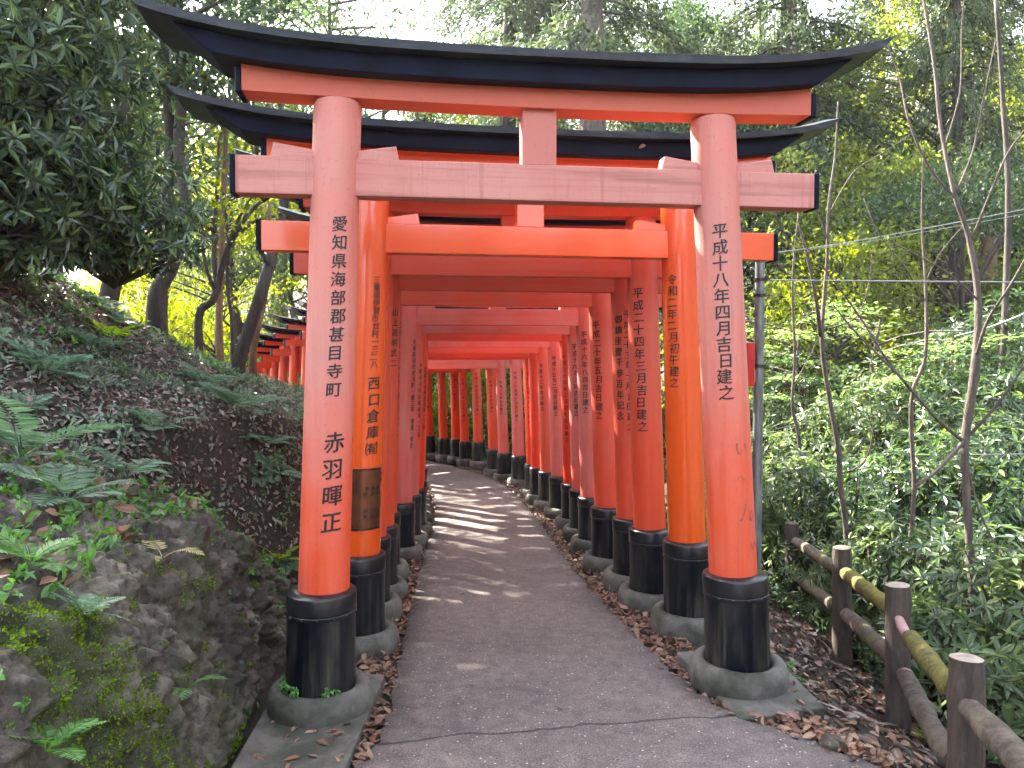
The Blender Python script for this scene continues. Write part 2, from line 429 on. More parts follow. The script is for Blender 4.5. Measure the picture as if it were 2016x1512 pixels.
# ------------------------------------------------------------ the path's centre line and the terrain
PATH = [(.35, -3, .12), (.30, 0, .10), (.22, 2.0, .04), (.11, 3.6, 0), (-.02, 5.1, -.11), (-.135, 6.4, -.21), (-.26, 8.4, -.36), (-.48, 11, -.535),
        (-.80, 13.1, -.65), (-1.2, 14.4, -.70), (-1.75, 15.5, -.74), (-2.5, 16.6, -.74), (-3.6, 17.8, -.62), (-4.8, 18.9, -.80), (-6.0, 19.9, -1.0),
        (-8, 21.2, -1.3), (-11, 23.3, -1.7)]
def catmull(P, k=12):
    P = [np.array(p, float) for p in P]; out = []
    for i in range(len(P) - 1):
        p0 = P[max(i - 1, 0)]; p1 = P[i]; p2 = P[i + 1]; p3 = P[min(i + 2, len(P) - 1)]
        for j in range(k):
            t = j / k
            out.append(.5 * (2 * p1 + (p2 - p0) * t + (2 * p0 - 5 * p1 + 4 * p2 - p3) * t * t + (3 * p1 - p0 - 3 * p2 + p3) * t ** 3))
    out.append(P[-1]); return np.array(out)
PC = catmull(PATH)
PT = np.gradient(PC[:, :2], axis=0); PT /= np.linalg.norm(PT, axis=1)[:, None]

def nearest(x, y):
    """signed distance right of the path's centre (+), path height, index"""
    q = np.stack([x, y], 1); out_s = np.empty(len(q)); out_z = np.empty(len(q)); out_i = np.empty(len(q), int)
    for a in range(0, len(q), 20000):
        qq = q[a:a + 20000]
        d = ((qq[:, None, :] - PC[None, :, :2]) ** 2).sum(2); i = d.argmin(1)
        r = qq - PC[i, :2]; t = PT[i]
        s = r[:, 0] * t[:, 1] - r[:, 1] * t[:, 0]
        dist = np.sqrt(d[np.arange(len(qq)), i])
        out_s[a:a + 20000] = np.sign(s) * dist; out_z[a:a + 20000] = PC[i, 2]; out_i[a:a + 20000] = i
    return out_s, out_z, out_i

def ground_z(x, y, rough=True):
    x = np.asarray(x, float); y = np.asarray(y, float)
    s, pz, _ = nearest(x, y)
    # left bank and spur
    rec = .50 * np.exp(-((y - 4.6) / .55) ** 2) + .42 * np.clip((4.5 - y) / .5, 0, 1)
    dl = np.maximum(0, -s - 1.12 - rec)
    st = 1.18 - .33 * np.clip((4.6 - y) / .8, 0, 1)
    hl = st * np.clip(dl / .50, 0, 1) ** .8 + (.50 - .08 * np.clip((4.6 - y) / .8, 0, 1)) * np.maximum(0, dl - .40) + .05 * np.maximum(0, dl - 1.6) * 1.0
    yc = np.interp(x, [-12, -8, -4, -3.55, -3.05, -2.4, -1.2], [4.4, 5.2, 6.6, 7.5, 8.1, 9.2, 9.8])
    hc = np.interp(x, [-12, -8, -4, -3.55, -3.05, -2.4, -1.2], [5.4, 4.1, 3.05, 2.85, 2.65, 2.3, 1.3])
    back = np.maximum(0, hc - .75 * np.maximum(0, y - yc))
    k = .12; hl2 = np.minimum(hl, back)
    zl = pz + np.where(s < 0, hl2, 0)
    # right side falls into a gully, then a far slope rises
    dr = np.maximum(0, s - 1.15)
    zr = -.34 * np.minimum(dr, 1.6) - .62 * np.clip(dr - 1.6, 0, 3.2) + .50 * np.maximum(0, dr - 8.5)
    backrise = .10 * np.maximum(0, y - 21)
    near_end = np.clip((y - 15) / 6, 0, 1)
    zr = zr * (1 - .45 * near_end * np.clip((4 - x) / 4, 0, 1))
    z = zl + np.where(s > 0, zr, 0) + backrise
    left_far = np.maximum(0, -s - 9) * .0
    z = z - .035
    z = z + np.where(np.abs(s) < 1.1, -.02, 0)
    if rough:
        p = np.stack([x, y, np.zeros_like(x)], 1)
        amt = np.clip((np.abs(s) - .95) / .6, 0, 1)
        z = z + amt * (.05 * fbm(p * 2.3, 3, 5) + .10 * vnoise(p * .7, 8)) + .25 * np.clip((np.abs(s) - 6) / 6, 0, 1) * fbm(p * .25, 3, 3)
    return np.minimum(z, 24)
def gz(x, y): return float(ground_z([x], [y])[0])

def axis_pts(a, b, fine0, fine1, step, far):
    mid = list(np.arange(fine0, fine1 + 1e-6, step)); lo = []; v = fine0; s = step
    while v > a: s *= far; v -= s; lo.append(max(v, a))
    hi = []; v = mid[-1]; s = step
    while v < b: s *= far; v += s; hi.append(min(v, b))
    return np.array(lo[::-1] + mid + hi)
gx = axis_pts(-95, 95, -5.0, 4.5, .055, 1.07); gy = axis_pts(-30, 130, 2.0, 12.0, .055, 1.06)
GX, GY = np.meshgrid(gx, gy); GZ = ground_z(GX.ravel(), GY.ravel())
V = np.stack([GX.ravel(), GY.ravel(), GZ], 1); nx, ny = len(gx), len(gy)
I = np.arange(nx * ny).reshape(ny, nx)
F = np.stack([I[:-1, :-1].ravel(), I[:-1, 1:].ravel(), I[1:, 1:].ravel(), I[1:, :-1].ravel()], 1)
link('ground', bulk('ground', V, F, True, M['soil']), kind='structure')

# ---- the path ribbon
def path_edges():
    L, Rr = [], []
    for i, p in enumerate(PC):
        y = p[1]; nrm = np.array([PT[i][1], -PT[i][0]])
        wl = np.interp(y, [0, 2.95, 3.02, 3.3, 4.5, 6.3, 10], [.76, .75, .70, .67, .66, .63, .61])
        wr = np.interp(y, [0, 2.6, 3.0, 3.22, 3.35, 3.8, 4.5, 6.3, 10], [1.5, 1.35, 1.08, .86, .80, .71, .67, .64, .62])
        L.append(np.append(p[:2] - nrm * wl, p[2])); Rr.append(np.append(p[:2] + nrm * wr, p[2]))
    return np.array(L), np.array(Rr)
PCf = PC
dense = catmull(PATH, 40); PC_s, PT_s = PC, PT
PC = dense; PT = np.gradient(PC[:, :2], axis=0); PT /= np.linalg.norm(PT, axis=1)[:, None]
EL, ER = path_edges()
PC, PT = PC_s, PT_s
ncol = 10; V = []; F = []
for k in range(len(EL)):
    for j in range(ncol + 1):
        t = j / ncol; p = EL[k] * (1 - t) + ER[k] * t
        e = 0.012 * math.sin(k * 1.7) * (1 if j in (0, ncol) else 0) + (rng.normal(0, .008) if j in (0, ncol) else 0)
        V.append((p[0] + e, p[1], p[2] + .012 * (1 - (2 * t - 1) ** 4)))
    # skirt
n1 = ncol + 1
for k in range(len(EL) - 1):
    for j in range(ncol): F.append((k * n1 + j, k * n1 + j + 1, (k + 1) * n1 + j + 1, (k + 1) * n1 + j))
base = len(V)
for k in range(len(EL)):
    for j in (0, ncol):
        v = V[k * n1 + j]; V.append((v[0], v[1], v[2] - .10))
for k in range(len(EL) - 1):
    a = k * n1; b2 = (k + 1) * n1
    F.append((a, b2, base + 2 * (k + 1), base + 2 * k)); F.append((b2 + ncol, a + ncol, base + 2 * k + 1, base + 2 * (k + 1) + 1))
link('path', bulk('path', V, np.array(F), True, M['asphalt']), kind='structure')

# ---- slabs under the front gate's feet
def slab(name, corners, ztop, h, label):
    mb = MB(); V = [(x, y, z) for z in (ztop - h, ztop) for x, y in corners]
    mb.add(V, [(3, 2, 1, 0), (4, 5, 6, 7)] + [(i, (i + 1) % 4, 4 + (i + 1) % 4, 4 + i) for i in range(4)])
    me = bevel_mesh(mb.mesh(name), .008, 2); me.materials.append(M['slab'])
    return link(name, me, label=label, cat='slab', group='concrete slabs under the front gate')
slab('concrete_slab', [(-1.05, 2.4), (-.64, 2.38), (-.625, 3.72), (-1.12, 3.78)], .022, .12, 'leaf-strewn concrete slab under the left foot of the front gate')
slab('concrete_slab', [(.985, 3.27), (1.40, 3.38), (1.37, 4.10), (.87, 4.02)], .018, .13, 'concrete slab with a pale patch under the right foot of the front gate')

# ------------------------------------------------------------ rock bank (lower left)
def rock_bank():
    nu, nv = 300, 190
    ys = np.linspace(1.0, 5.15, nu)
    prof_d = np.array([-.03, .02, .07, .12, .20, .34, .55, .85, 1.25, 1.8]); prof_z = np.array([-.12, .10, .34, .58, .78, .87, .93, 1.02, 1.14, 1.10])
    t = np.linspace(0, 1, nv); tt = t * (len(prof_d) - 1)
    d = np.interp(tt, range(len(prof_d)), prof_d); zz = np.interp(tt, range(len(prof_d)), prof_z)
    cx = np.interp(ys, PC[:, 1][:60], PC[:, 0][:60]); cz = np.interp(ys, PC[:, 1][:60], PC[:, 2][:60])
    ledge = -1.13 - .30 * np.clip((ys - 3.5) / 1.6, 0, 1) - .06 * np.sin(ys * 2.3)
    hf = np.interp(ys, [1.0, 3.3, 3.7, 4.2, 4.7, 5.15], [1.0, 1.0, .92, .66, .40, .12])
    X = ledge[:, None] - d[None, :]; Y = np.repeat(ys[:, None], nv, 1); Z = cz[:, None] + zz[None, :] * hf[:, None]
    P = np.stack([X.ravel(), Y.ravel(), Z.ravel()], 1)
    q = P * np.array([1, 1, 1.0])
    wq = q + .12 * np.stack([fbm(q * 2.1, 3, 21), fbm(q * 2.1, 3, 22), fbm(q * 2.1, 3, 23)], 1)
    f1, f2, cid = voro(wq * np.array([3.4, 3.4, 2.2]), 3)
    g1, g2, gid = voro(wq * 7.5, 5)
    crack = np.clip((f2 - f1) / .16, 0, 1); crack2 = np.clip((g2 - g1) / .2, 0, 1)
    disp = (cid - .5) * .085 + (crack - 1) * .035 + (gid - .5) * .038 + (crack2 - 1) * .014 + .055 * (1 - np.abs(fbm(q * np.array([3.5, 3.5, 1.6]), 4, 30, .6))) + .030 * np.abs(fbm(q * 10, 4, 31, .6)) + .016 * fbm(q * 24, 4, 33, .65) + .020 * np.abs(vnoise(q * np.array([14, 14, 6.0]), 37))
    edge = np.clip(np.minimum(t, (1 - t) * 3) * 9, 0, 1); disp = (disp.reshape(nu, nv) * edge[None, :]).ravel()
    # direction: out of the face (towards +x) low down, up on top
    up = np.clip((t - .35) / .25, 0, 1); dirx = 1 - up * .85; dirz = .25 + up * .75
    Dn = np.stack([np.tile(dirx, nu), np.zeros(nu * nv), np.tile(dirz, nu)], 1)
    P = P + Dn * disp[:, None]
    I = np.arange(nu * nv).reshape(nu, nv)
    F = np.stack([I[:-1, :-1].ravel(), I[:-1, 1:].ravel(), I[1:, 1:].ravel(), I[1:, :-1].ravel()], 1)[:, ::-1]
    link('rock_bank', bulk('rock_bank', P, F, True, M['rock']), kind='structure')
    return P.reshape(nu, nv, 3)
RB = rock_bank()

# ------------------------------------------------------------ torii gates
_gl = {}
def glyph(ch):
    if ch in _gl: return _gl[ch]
    cu = bpy.data.curves.new('g', 'FONT'); cu.body = ch; cu.size = 1.0; cu.resolution_u = 2
    o = bpy.data.objects.new('g', cu); C.objects.link(o)
    dg = bpy.context.evaluated_depsgraph_get(); me = bpy.data.meshes.new_from_object(o.evaluated_get(dg))
    bm = bmesh.new(); bm.from_mesh(me)
    bpy.data.objects.remove(o); bpy.data.curves.remove(cu); bpy.data.meshes.remove(me)
    bmesh.ops.remove_doubles(bm, verts=bm.verts, dist=1e-4)
    xs = [v.co.x for v in bm.verts]; ys = [v.co.y for v in bm.verts]
    x0, x1 = (min(xs), max(xs)) if xs else (0, 1)
    for k in range(1, 14):
        x = x0 + (x1 - x0) * k / 14
        bmesh.ops.bisect_plane(bm, geom=bm.verts[:] + bm.edges[:] + bm.faces[:], plane_co=(x, 0, 0), plane_no=(1, 0, 0))
    bmesh.ops.triangulate(bm, faces=bm.faces)
    bm.verts.index_update()
    V = np.array([v.co[:] for v in bm.verts]).reshape(-1, 3); F = np.array([[v.index for v in f.verts] for f in bm.faces]).reshape(-1, 3)
    bm.free()
    # em box centre about (.5,.38); brush hand: strokes rise a little to the right
    V[:, 0] -= (x0 + x1) / 2; V[:, 1] -= .38
    V[:, :2] += .011 * np.stack([vnoise(V * 7 + ord(ch) % 97, 3), vnoise(V * 7 + ord(ch) % 89, 4)], 1)
    V[:, 1] += .07 * V[:, 0]
    # stroke ends lean: slight italic waver
    V[:, 0] += .03 * V[:, 1]
    _gl[ch] = (V, F); return _gl[ch]

HS = .99; LEAN = .037
def post_r(z): return .1155 - .0047 * z
def inscription(side, cols, phi):
    """cols: list of (text, z_top, pitch, size, dphi) wrapped on the post of that side (-1 left, 1 right)"""
    mb = MB()
    for text, zt_, pitch, size, dphi in cols:
        z = zt_
        for ch in text:
            if ch != ' ':
                V, F = glyph(ch)
                if len(F):
                    zz = z + V[:, 1] * size; r = post_r(zz) + .0022
                    jx = rng.normal(0, .003)
                    ang = R(phi + dphi) * (-side) + (V[:, 0] * size + jx) / r     # 0 faces front (-y), positive towards +x
                    ax = side * (HS - LEAN * zz)
                    mb.add(np.stack([ax + r * np.sin(ang), -r * np.cos(ang), zz], 1), F)
                    for dx, dz in ((.022, .006), (-.012, -.016)):     # brush weight
                        a2 = ang + dx * size / r; r2 = r + .0003 + dx * .005; mb.add(np.stack([ax + r2 * np.sin(a2), -r2 * np.cos(a2), zz + dz * size], 1), F)
            z -= pitch * (1 if ch != ' ' else .9)
    return mb.mesh('inscription') if mb.n else None

def sweep_box(ub, ut, zb, zt, v0, v1, nst=41, name='beam', bev=0.0):
    mb = MB(); V = []; ts = np.linspace(-1, 1, nst)
    for t in ts:
        a, b = t * ub, t * ut
        V += [(a, v0, zb(a)), (a, v1, zb(a)), (b, v1, zt(b)), (b, v0, zt(b))]
    F = []
    for i in range(nst - 1):
        for j in range(4): k = (j + 1) % 4; F.append((i * 4 + j, (i + 1) * 4 + j, (i + 1) * 4 + k, i * 4 + k))
    F += [(0, 1, 2, 3), ((nst - 1) * 4 + 3, (nst - 1) * 4 + 2, (nst - 1) * 4 + 1, (nst - 1) * 4)]
    mb.add(V, F); me = mb.mesh(name)
    if bev: bevel_mesh(me, bev, 2)
    return auto_smooth(me, 18)

def sori(u, amp=.115, p=4.2, lin=.02): a = abs(u) / 1.77; return amp * a ** p + lin * a * a
_parts = {}
def shapes():
    S = _parts
    for side, nm in ((-1, 'l'), (1, 'r')):
        ax = lambda z: None
        V, F = lathe([(post_r(0), .05)] + [(post_r(z), z) for z in np.linspace(.3, 2.675, 12)] + [(post_r(2.7) - .006, 2.694), (post_r(2.7) - .02, 2.70), (.001, 2.70)], 48, (side * HS, 0), -side * LEAN)
        S['post_' + nm] = auto_smooth(bulk('pillar', V, F), 35)
        V, F = lathe([(.150, .03), (.1525, .10), (.1520, .25), (.1505, .43), (.1500, .462)], 48, (side * HS, 0), -side * LEAN * .5)
        V[:, :2] += 0
        S['sleeve_' + nm] = auto_smooth(bulk('sleeve', V, F), 35)
        V, F = lathe([(.1545, .440), (.1552, .444), (.1552, .4545), (.1530, .457), (.1530, .461), (.1552, .464), (.1548, .528), (.152, .536), (.146, .541), (.112, .550), (.10, .550)], 48, (side * HS, 0), -side * LEAN * .5)
        S['band_' + nm] = auto_smooth(bulk('band', V, F), 25)
        V, F = lathe([(.148, .02), (.150, .085), (.158, .110), (.172, .124), (.190, .126), (.210, .116), (.226, .094), (.234, .062), (.234, .03), (.224, -.01), (.215, -.05)], 56, (side * HS, 0), 0)
        p = V.copy(); V[:, :2] += (fbm(p * 9, 3, 40) * .005)[:, None] * np.sign(V[:, :2] - np.array([side * HS, 0])); V[:, 2] += fbm(p * 7, 3, 44) * .006
        S['foot_' + nm] = auto_smooth(bulk('footing', V, F), 60)
    V, F = lathe([(.0001, .006), (.004, .0055), (.0062, .003), (.007, 0)], 8); S['bolt'] = bulk('bolt', V, F)
    S['tie'] = sweep_box(1.345, 1.345, lambda u: 2.285, lambda u: 2.446, -.052, .052, 3, 'tie_beam', .004)
    for sgn in (-1, 1):
        for nm, a, b, zb, zt_, v in (('tie', 1.345, 1.369, 2.281, 2.450, .056), ('lintel', 1.372, 1.40, 2.702, 2.810, .078)):
            mb = MB(); mb.add(*box(min(a * sgn, b * sgn), max(a * sgn, b * sgn), -v, v, zb, zt_)); S[f'cap_{nm}_{sgn}'] = bevel_mesh(mb.mesh('end_cap'), .004, 1)
    S['lintel'] = sweep_box(1.372, 1.372, lambda u: 2.690 + .018 * (u / 1.3) ** 2, lambda u: 2.785 + sori(u), -.074, .074, 31, 'lintel', .003)
    S['top'] = sweep_box(1.43, 1.60, lambda u: 2.776 + sori(u), lambda u: 2.8615 + sori(u), -.150, .150, 41, 'top_beam', .004)
    # roof sheet: shallow gable, thin lip
    ts = np.linspace(-1, 1, 45); sec = [(-.215, 0, 1.715), (-.217, .034, 1.765), (0, .080, 1.80), (.217, .034, 1.765), (.215, 0, 1.715)]; V = []
    for t in ts:
        for v, dz, ue in sec:
            u = t * ue; k = math.floor(u / .42); V.append((u, v + (.002 * ((k * 7) % 3 - 1)), 2.862 + sori(u) + dz + .0025 * ((k * 5) % 3 - 1) * (dz > 0)))
    F = []
    for i in range(len(ts) - 1):
        for j in range(5): k = (j + 1) % 5; F.append((i * 5 + j, (i + 1) * 5 + j, (i + 1) * 5 + k, i * 5 + k))
    V += [(-1.73, 0, 2.862 + sori(1.7)), (1.73, 0, 2.862 + sori(1.7))]
    mb = MB(); n5 = len(ts) * 5
    F3 = []
    for j in range(4): F3 += [(j + 1, j, n5), ((len(ts) - 1) * 5 + j, (len(ts) - 1) * 5 + j + 1, n5 + 1)]
    F3 += [(0, 4, n5), ((len(ts) - 1) * 5 + 4, (len(ts) - 1) * 5, n5 + 1)]
    mb.add2(V, F, F3); S['roof'] = auto_smooth(mb.mesh('roof'), 30)
    mb = MB(); mb.add(*box(-.078, .078, -.045, .045, 2.446, 2.692)); S['strut'] = bevel_mesh(mb.mesh('strut'), .004, 2)
    for side in (-1, 1):
        for dirn in (-1, 1):   # wedge: low at the post, tall at its free end
            p0 = side * (HS - LEAN * 2.45); x0 = p0 + dirn * .085; x1 = p0 + dirn * .275; x2 = p0 + dirn * .262
            V = [(x0, -.036, 2.446), (x1, -.036, 2.446), (x2, -.036, 2.509), (x0, -.036, 2.481), (x0, .036, 2.446), (x1, .036, 2.446), (x2, .036, 2.509), (x0, .036, 2.481)]
            F = [(0, 1, 2, 3), (7, 6, 5, 4), (0, 4, 5, 1), (1, 5, 6, 2), (2, 6, 7, 3), (3, 7, 4, 0)]
            if dirn < 0: F = [f[::-1] for f in F]
            me = bulk('wedge', V, np.array(F)); S[f'wedge_{side}_{dirn}'] = bevel_mesh(me, .003, 1)
shapes()
_mc = {}
def P_(key, mat):
    k = (key, mat.name)
    if k not in _mc:
        me = _parts[key].copy(); me.materials.clear(); me.materials.append(mat); _mc[k] = me
    return _mc[k]

def ground_at(px, D, z):
    v = (z - EYE.z - D * math.sin(PITCH)) / math.cos(PITCH)
    return Vector(((px - 1008) / FPX * D, D * math.cos(PITCH) - v * math.sin(PITCH), z))
def path_z(y): return float(np.interp(y, PC[:110, 1], PC[:110, 2]))

def gate(pr, yaw, key, label, sc=1.0, left=None, right=None, phiL=35, phiR=35, front=False, foot='concrete', rx=1.0, ox=0.0, tx=1.07, tdz=0.0):
    u = Vector((math.cos(R(yaw)), math.sin(R(yaw)), 0)); c = pr - u * (HS * sc)
    g = empty('torii_gate', (c.x, c.y, pr.z), R(yaw), sc, label=label, cat='torii gate', group='vermilion torii gates standing over the path')
    pm, bmx = M[key]; pmL, pmR = (M['front_post'], M['front_post_right']) if front else (pm, pm)
    tb = M['front_beam'] if front else bmx; lt = M['front_lintel'] if front else bmx; stt = M['front_strut'] if front else bmx
    for nm, side, m, ins, phi in (('l', -1, pmL, left, phiL), ('r', 1, pmR, right, phiR)):
        p = link('pillar', P_('post_' + nm, m), g)
        link('footing', P_('foot_' + nm, M[foot]), g)
        link('sleeve', P_('sleeve_' + nm, M['sleeve']), p); link('band', P_('band_' + nm, M['band']), p); 
        if sc > .99:
            for k in range(14):
                a = k / 14 * 2 * math.pi + .2
                if math.sin(a) < .35:
                    bo = link('bolt', _parts['bolt'], p, M['band']); bo.location = (side * HS - side * LEAN * .5 * .45 + .1545 * math.cos(a), .1545 * math.sin(a), .4495); bo.rotation_euler = (R(90), 0, a + R(90))
        for col in (ins or []):
            text, z0, pit, siz, dp = col; zc = z0
            for word in text.split(' '):
                if word:
                    me = inscription(side, [(word, zc, pit, siz, dp)], phi)
                    if me: link('inscription', me, p, M['ink'])
                zc -= pit * (len(word) + .9)
    t = link('tie_beam', P_('tie', tb), g); t.location.z = tdz; t.scale.x = tx
    for s in (-1, 1): link('end_cap', P_(f'cap_tie_{s}', M['black']), t)
    l = link('lintel', P_('lintel', lt), g); l.scale.x = rx
    for s in (-1, 1): link('end_cap', P_(f'cap_lintel_{s}', M['black']), l)
    for o in (link('top_beam', P_('top', M['black']), g), link('roof', P_('roof', M['roof']), g)): o.scale.x = rx; o.location.x = ox
    o = link('strut', P_('strut', stt), g); ks = (2.692 - 2.446 - tdz) / (2.692 - 2.446); o.scale.z = ks; o.location.z = 2.692 * (1 - ks)
    for s in (-1, 1):
        for d in (-1, 1): link('wedge', P_(f'wedge_{s}_{d}', tb), g).location.z = tdz
    return g

def GR(px, D, z=None):
    z = path_z(D) if z is None else z
    return ground_at(px, D, z)
DEF = (2.12, .076, .066, 0)
def T(s, zt_=2.12, pitch=.076, size=.068, d=0): return [(s, zt_, pitch, size, d)]
# (right post px, D, yaw, finish, scale, left text, right text, phiL, phiR, label)
g1 = gate(ground_at(1453, 3.74, .0), 7.8, 'pink', 'front torii gate, nearest of all, faded pink pillars and a weathered tie beam', 1.0,
     [('愛知県海部郡甚目寺町', 2.155, .079, .070, 0), ('赤羽暉正', 1.215, .116, .095, 0)], T('平成十八年四月吉日建之', 2.165, .0745, .074), 17, 20, front=True, rx=.935, ox=-.05, tx=.98)
g2 = gate(GR(1357, 4.70), 9, 'fresh', 'glossy bright orange torii gate with a bronze plaque on its left pillar', 1.005,
     [('三重県伊賀市炊村一三二八', 2.07, .042, .046, 0), ('西口倉庫㈲', 1.505, .090, .078, 0)], T('令和二年二月初午建之', 2.10, .067, .066), 28, 50, rx=1.05, ox=-.06, tx=1.10, tdz=-.06)
rows = [
 (1283, 5.30, 7, 'worn', .975, '石川県羽咋市兵庫町午一〇', '平成二十四年三月吉日建之', 'worn red torii gate dated 平成二十四年三月 on its right pillar, third from the camera', 2.18, .083, .078, 25, 33),
 (1246, 5.85, 8, 'worn', .97, '山上政明武二', '御鎮座壹千参百年記念', 'torii gate whose right pillar carries two columns of writing, fourth from the camera', 2.12, .078, .066, 45, 32),
 (1199, 6.55, 8, 'worn', .965, '三重県多気郡大台町佐原五五一ノ二', '平成二十年五月吉日建之', 'torii gate dated 平成二十年五月 on its right pillar, fifth from the camera', 2.13, .078, .070, 50, 38),
 (1168, 7.45, 9, 'pink', .94, '大和高田市材木町一番三号 市田 幸吉', '平成十六年八月吉日建之', 'pinkish torii gate dated 平成十六年八月, in the right row behind the fifth gate', 2.2, .076, .068, 52, 30),
 (1148, 8.15, 10, 'pink', .935, '大阪市中央区南船場一丁目', '平成十六年三月吉日建之', 'seventh torii gate of the tunnel, faded pink, dated 平成十六年三月', 2.15, .074, .066, 52, 28),
 (1130, 8.85, 11, 'red', .93, '京都市伏見区深草一丁目', '平成二十五年二月初午吉日建之', 'eighth torii gate of the tunnel, deep red with small thin writing', 2.1, .078, .056, 50, 45),
 (1104, 9.75, 12, 'pink', .93, '東京都港区芝三丁目', '平成十五年二月吉日建之', 'ninth torii gate of the tunnel, pink on top and red below, dated 平成十五年二月', 2.14, .074, .066, 50, 28),
 (1081, 10.5, 13, 'worn', .92, None, '平成十二年吉日建之', 'tenth torii gate of the tunnel, dull pinkish red', 2.1, .078, .062, 45, 45),
 (1062, 11.2, 15, 'red', .91, None, None, 'slim red torii gate squeezed behind the tenth gate of the tunnel', 2.1, .074, .06, 45, 45),
 (1051, 11.8, 17, 'bright', .91, None, '平成二十年十月吉日建之', 'bright red torii gate dated 平成二十年十月 with a sunlit tie beam', 2.05, .078, .066, 45, 30),
 (1023, 13.2, 20, 'pink', .93, None, '平成二十五年九月吉日建之', 'faded torii gate with one thick grey-green streaked pillar, before the bend', 2.06, .078, .06, 45, 28),
 (993, 14.0, 24, 'pink', .88, None, '平成十九年吉日建之', 'pale pink torii gate just before the gap of green at the bend', 2.0, .078, .06, 45, 30),
 (973, 14.7, 28, 'worn', .88, None, '平成十七年吉日建之', 'last torii gate before the gap of green at the bend', 2.0, .078, .06, 45, 30),
]
for (px, D, yaw, key, sc, lt, rt, lab, zt_, pit, siz, pL, pR) in rows:
    left = T(lt, 2.12, .074 if len(lt) < 15 else .060, .060) if lt else None
    right = T(rt, zt_, pit, siz) if rt else None
    if '御鎮座' in (rt or ''): right = [(rt, 2.08, .082, .066, 14), ('平成二十三年十月吉日建之', 2.12, .078, .064, -26)]
    if D > 8 and left: left = T(lt, 1.95, .068, .06)
    gate(GR(px, D), yaw, key, lab, sc, left, right, pL, pR)
bend = [(943, 15.9, 42, 'worn', .90, '平成十四年五月吉日建之', 'dull red torii gate beyond the green gap, first of the bend'),
        (916, 16.3, 44, 'bright', .84, '平成二十二年二月吉日建之', 'sunlit orange torii gate, second round the bend'),
        (899, 16.6, 45, 'bright', .87, '平成二十一年吉日建之', 'sunlit orange torii gate, third round the bend'),
        (874, 16.95, 46, 'bright', .84, None, 'sunlit orange torii gate with slim pillars, fourth round the bend'),
        (846, 17.2, 46, 'bright', .88, '平成十九年七月吉日建之', 'sunlit orange torii gate with a thick pillar, fifth round the bend'),
        (818, 17.5, 46, 'red', .87, None, 'red torii gate half hidden by the left row, deepest seen in the tunnel')]
for (px, D, yaw, key, sc, rt, lab) in bend:
    gate(ground_at(px, D, -.72), yaw, key, lab, sc, None, T(rt, 2.1, .09, .072) if rt else None, 45, 40)
# gates further along, seen over the left slope
far = [(592, 598, 17.4, 36, .98), (565, 606, 17.6, 36, 1.0), (533, 622, 17.9, 35, .97), (507, 640, 18.2, 34, 1.0), (488, 655, 18.6, 34, .98), (470, 668, 19.0, 33, 1.0), (455, 680, 19.5, 32, .98)]   # left roof tips
fl = ['nearest sunlit torii gate beyond the left slope, its roof tip rising beside the front pillar', 'second sunlit torii gate beyond the left slope', 'third sunlit torii gate beyond the left slope',
      'fourth sunlit torii gate beyond the left slope', 'fifth sunlit torii gate beyond the left slope, behind the leaning trunk', 'sixth sunlit torii gate beyond the left slope, left of the leaning trunk', 'farthest sunlit torii gate beyond the left slope']
for (px, py, D, yaw, sc), lab in zip(far, fl):
    u = Vector((math.cos(R(yaw)), math.sin(R(yaw)), 0)); t = at(px, py, D); c = t + u * 1.77 * sc
    gate(Vector((c.x, c.y, t.z - 3.01 * sc)) + u * HS * sc, yaw, 'bright', lab, sc)

# its right pillar leans in a little more than the left one
_p = [o for o in g1.children if o.name.startswith('pillar')][1]; _p.rotation_euler = (0, -.022, 0); _p.location.z = -.0218
for o in g1.children:
    if o.name.startswith('wedge') and o.data.vertices[0].co.x > 0: o.location.x = -.050
# scratched, half worn-off strokes low on the front gate's right pillar
pr = [o for o in g1.children if o.name.startswith('pillar')][1]
for ch, z, sz, d in (('い', 1.16, .075, -32), ('ヘ', 1.02, .05, -26), ('ﾉ', .86, .10, -30), ('0', .84, .075, -52), ('ｖ', .70, .07, -56)):
    me = inscription(1, [(ch, z, .1, sz, d)], 20)
    if me: link('inscription', me, pr, M['ink_faint'])

# bronze plaque on the second gate's left pillar
def plaque(parent):
    mb = MB(); V = []; zs = np.linspace(.70, 1.03, 8); an = np.linspace(R(-38), R(62), 22)
    for k, off in enumerate((.0012, .0045)):
        for z in zs:
            r = post_r(z) + off
            for a in an: V.append((-(HS - LEAN * z) + r * math.sin(a), -r * math.cos(a), z))
    nz, na = len(zs), len(an); F = []
    for i in range(nz - 1):
        for j in range(na - 1):
            b = nz * na + i * na + j; F.append((b, b + 1, b + na + 1, b + na))
    def strip(idx):
        for p, q in zip(idx[:-1], idx[1:]): F.append((p, q, q + nz * na, p + nz * na))
    strip(list(range(na))); strip([(nz - 1) * na + j for j in range(na)][::-1]); strip([i * na for i in range(nz)][::-1]); strip([i * na + na - 1 for i in range(nz)])
    mb.add(V, F); o = link('plaque', auto_smooth(mb.mesh('plaque'), 30), parent, M['bronze'])
    fr = MB()
    for z0, z1 in ((.695, .705), (1.025, 1.035)):
        V = []; 
        for z, off in ((z0, .004), (z0, .0075), (z1, .0075), (z1, .004)):
            r = post_r(z) + off
            for a in an: V.append((-(HS - LEAN * z) + r * math.sin(a), -r * math.cos(a), z))
        F = [(i * na + j, i * na + j + 1, (i + 1) * na + j + 1, (i + 1) * na + j) for i in range(3) for j in range(na - 1)]
        fr.add(V, F)
    link('frame', fr.mesh('frame'), parent, M['steel'])
    return o
pl = [o for o in g2.children if o.name.startswith('pillar')][0]
plaque(pl)
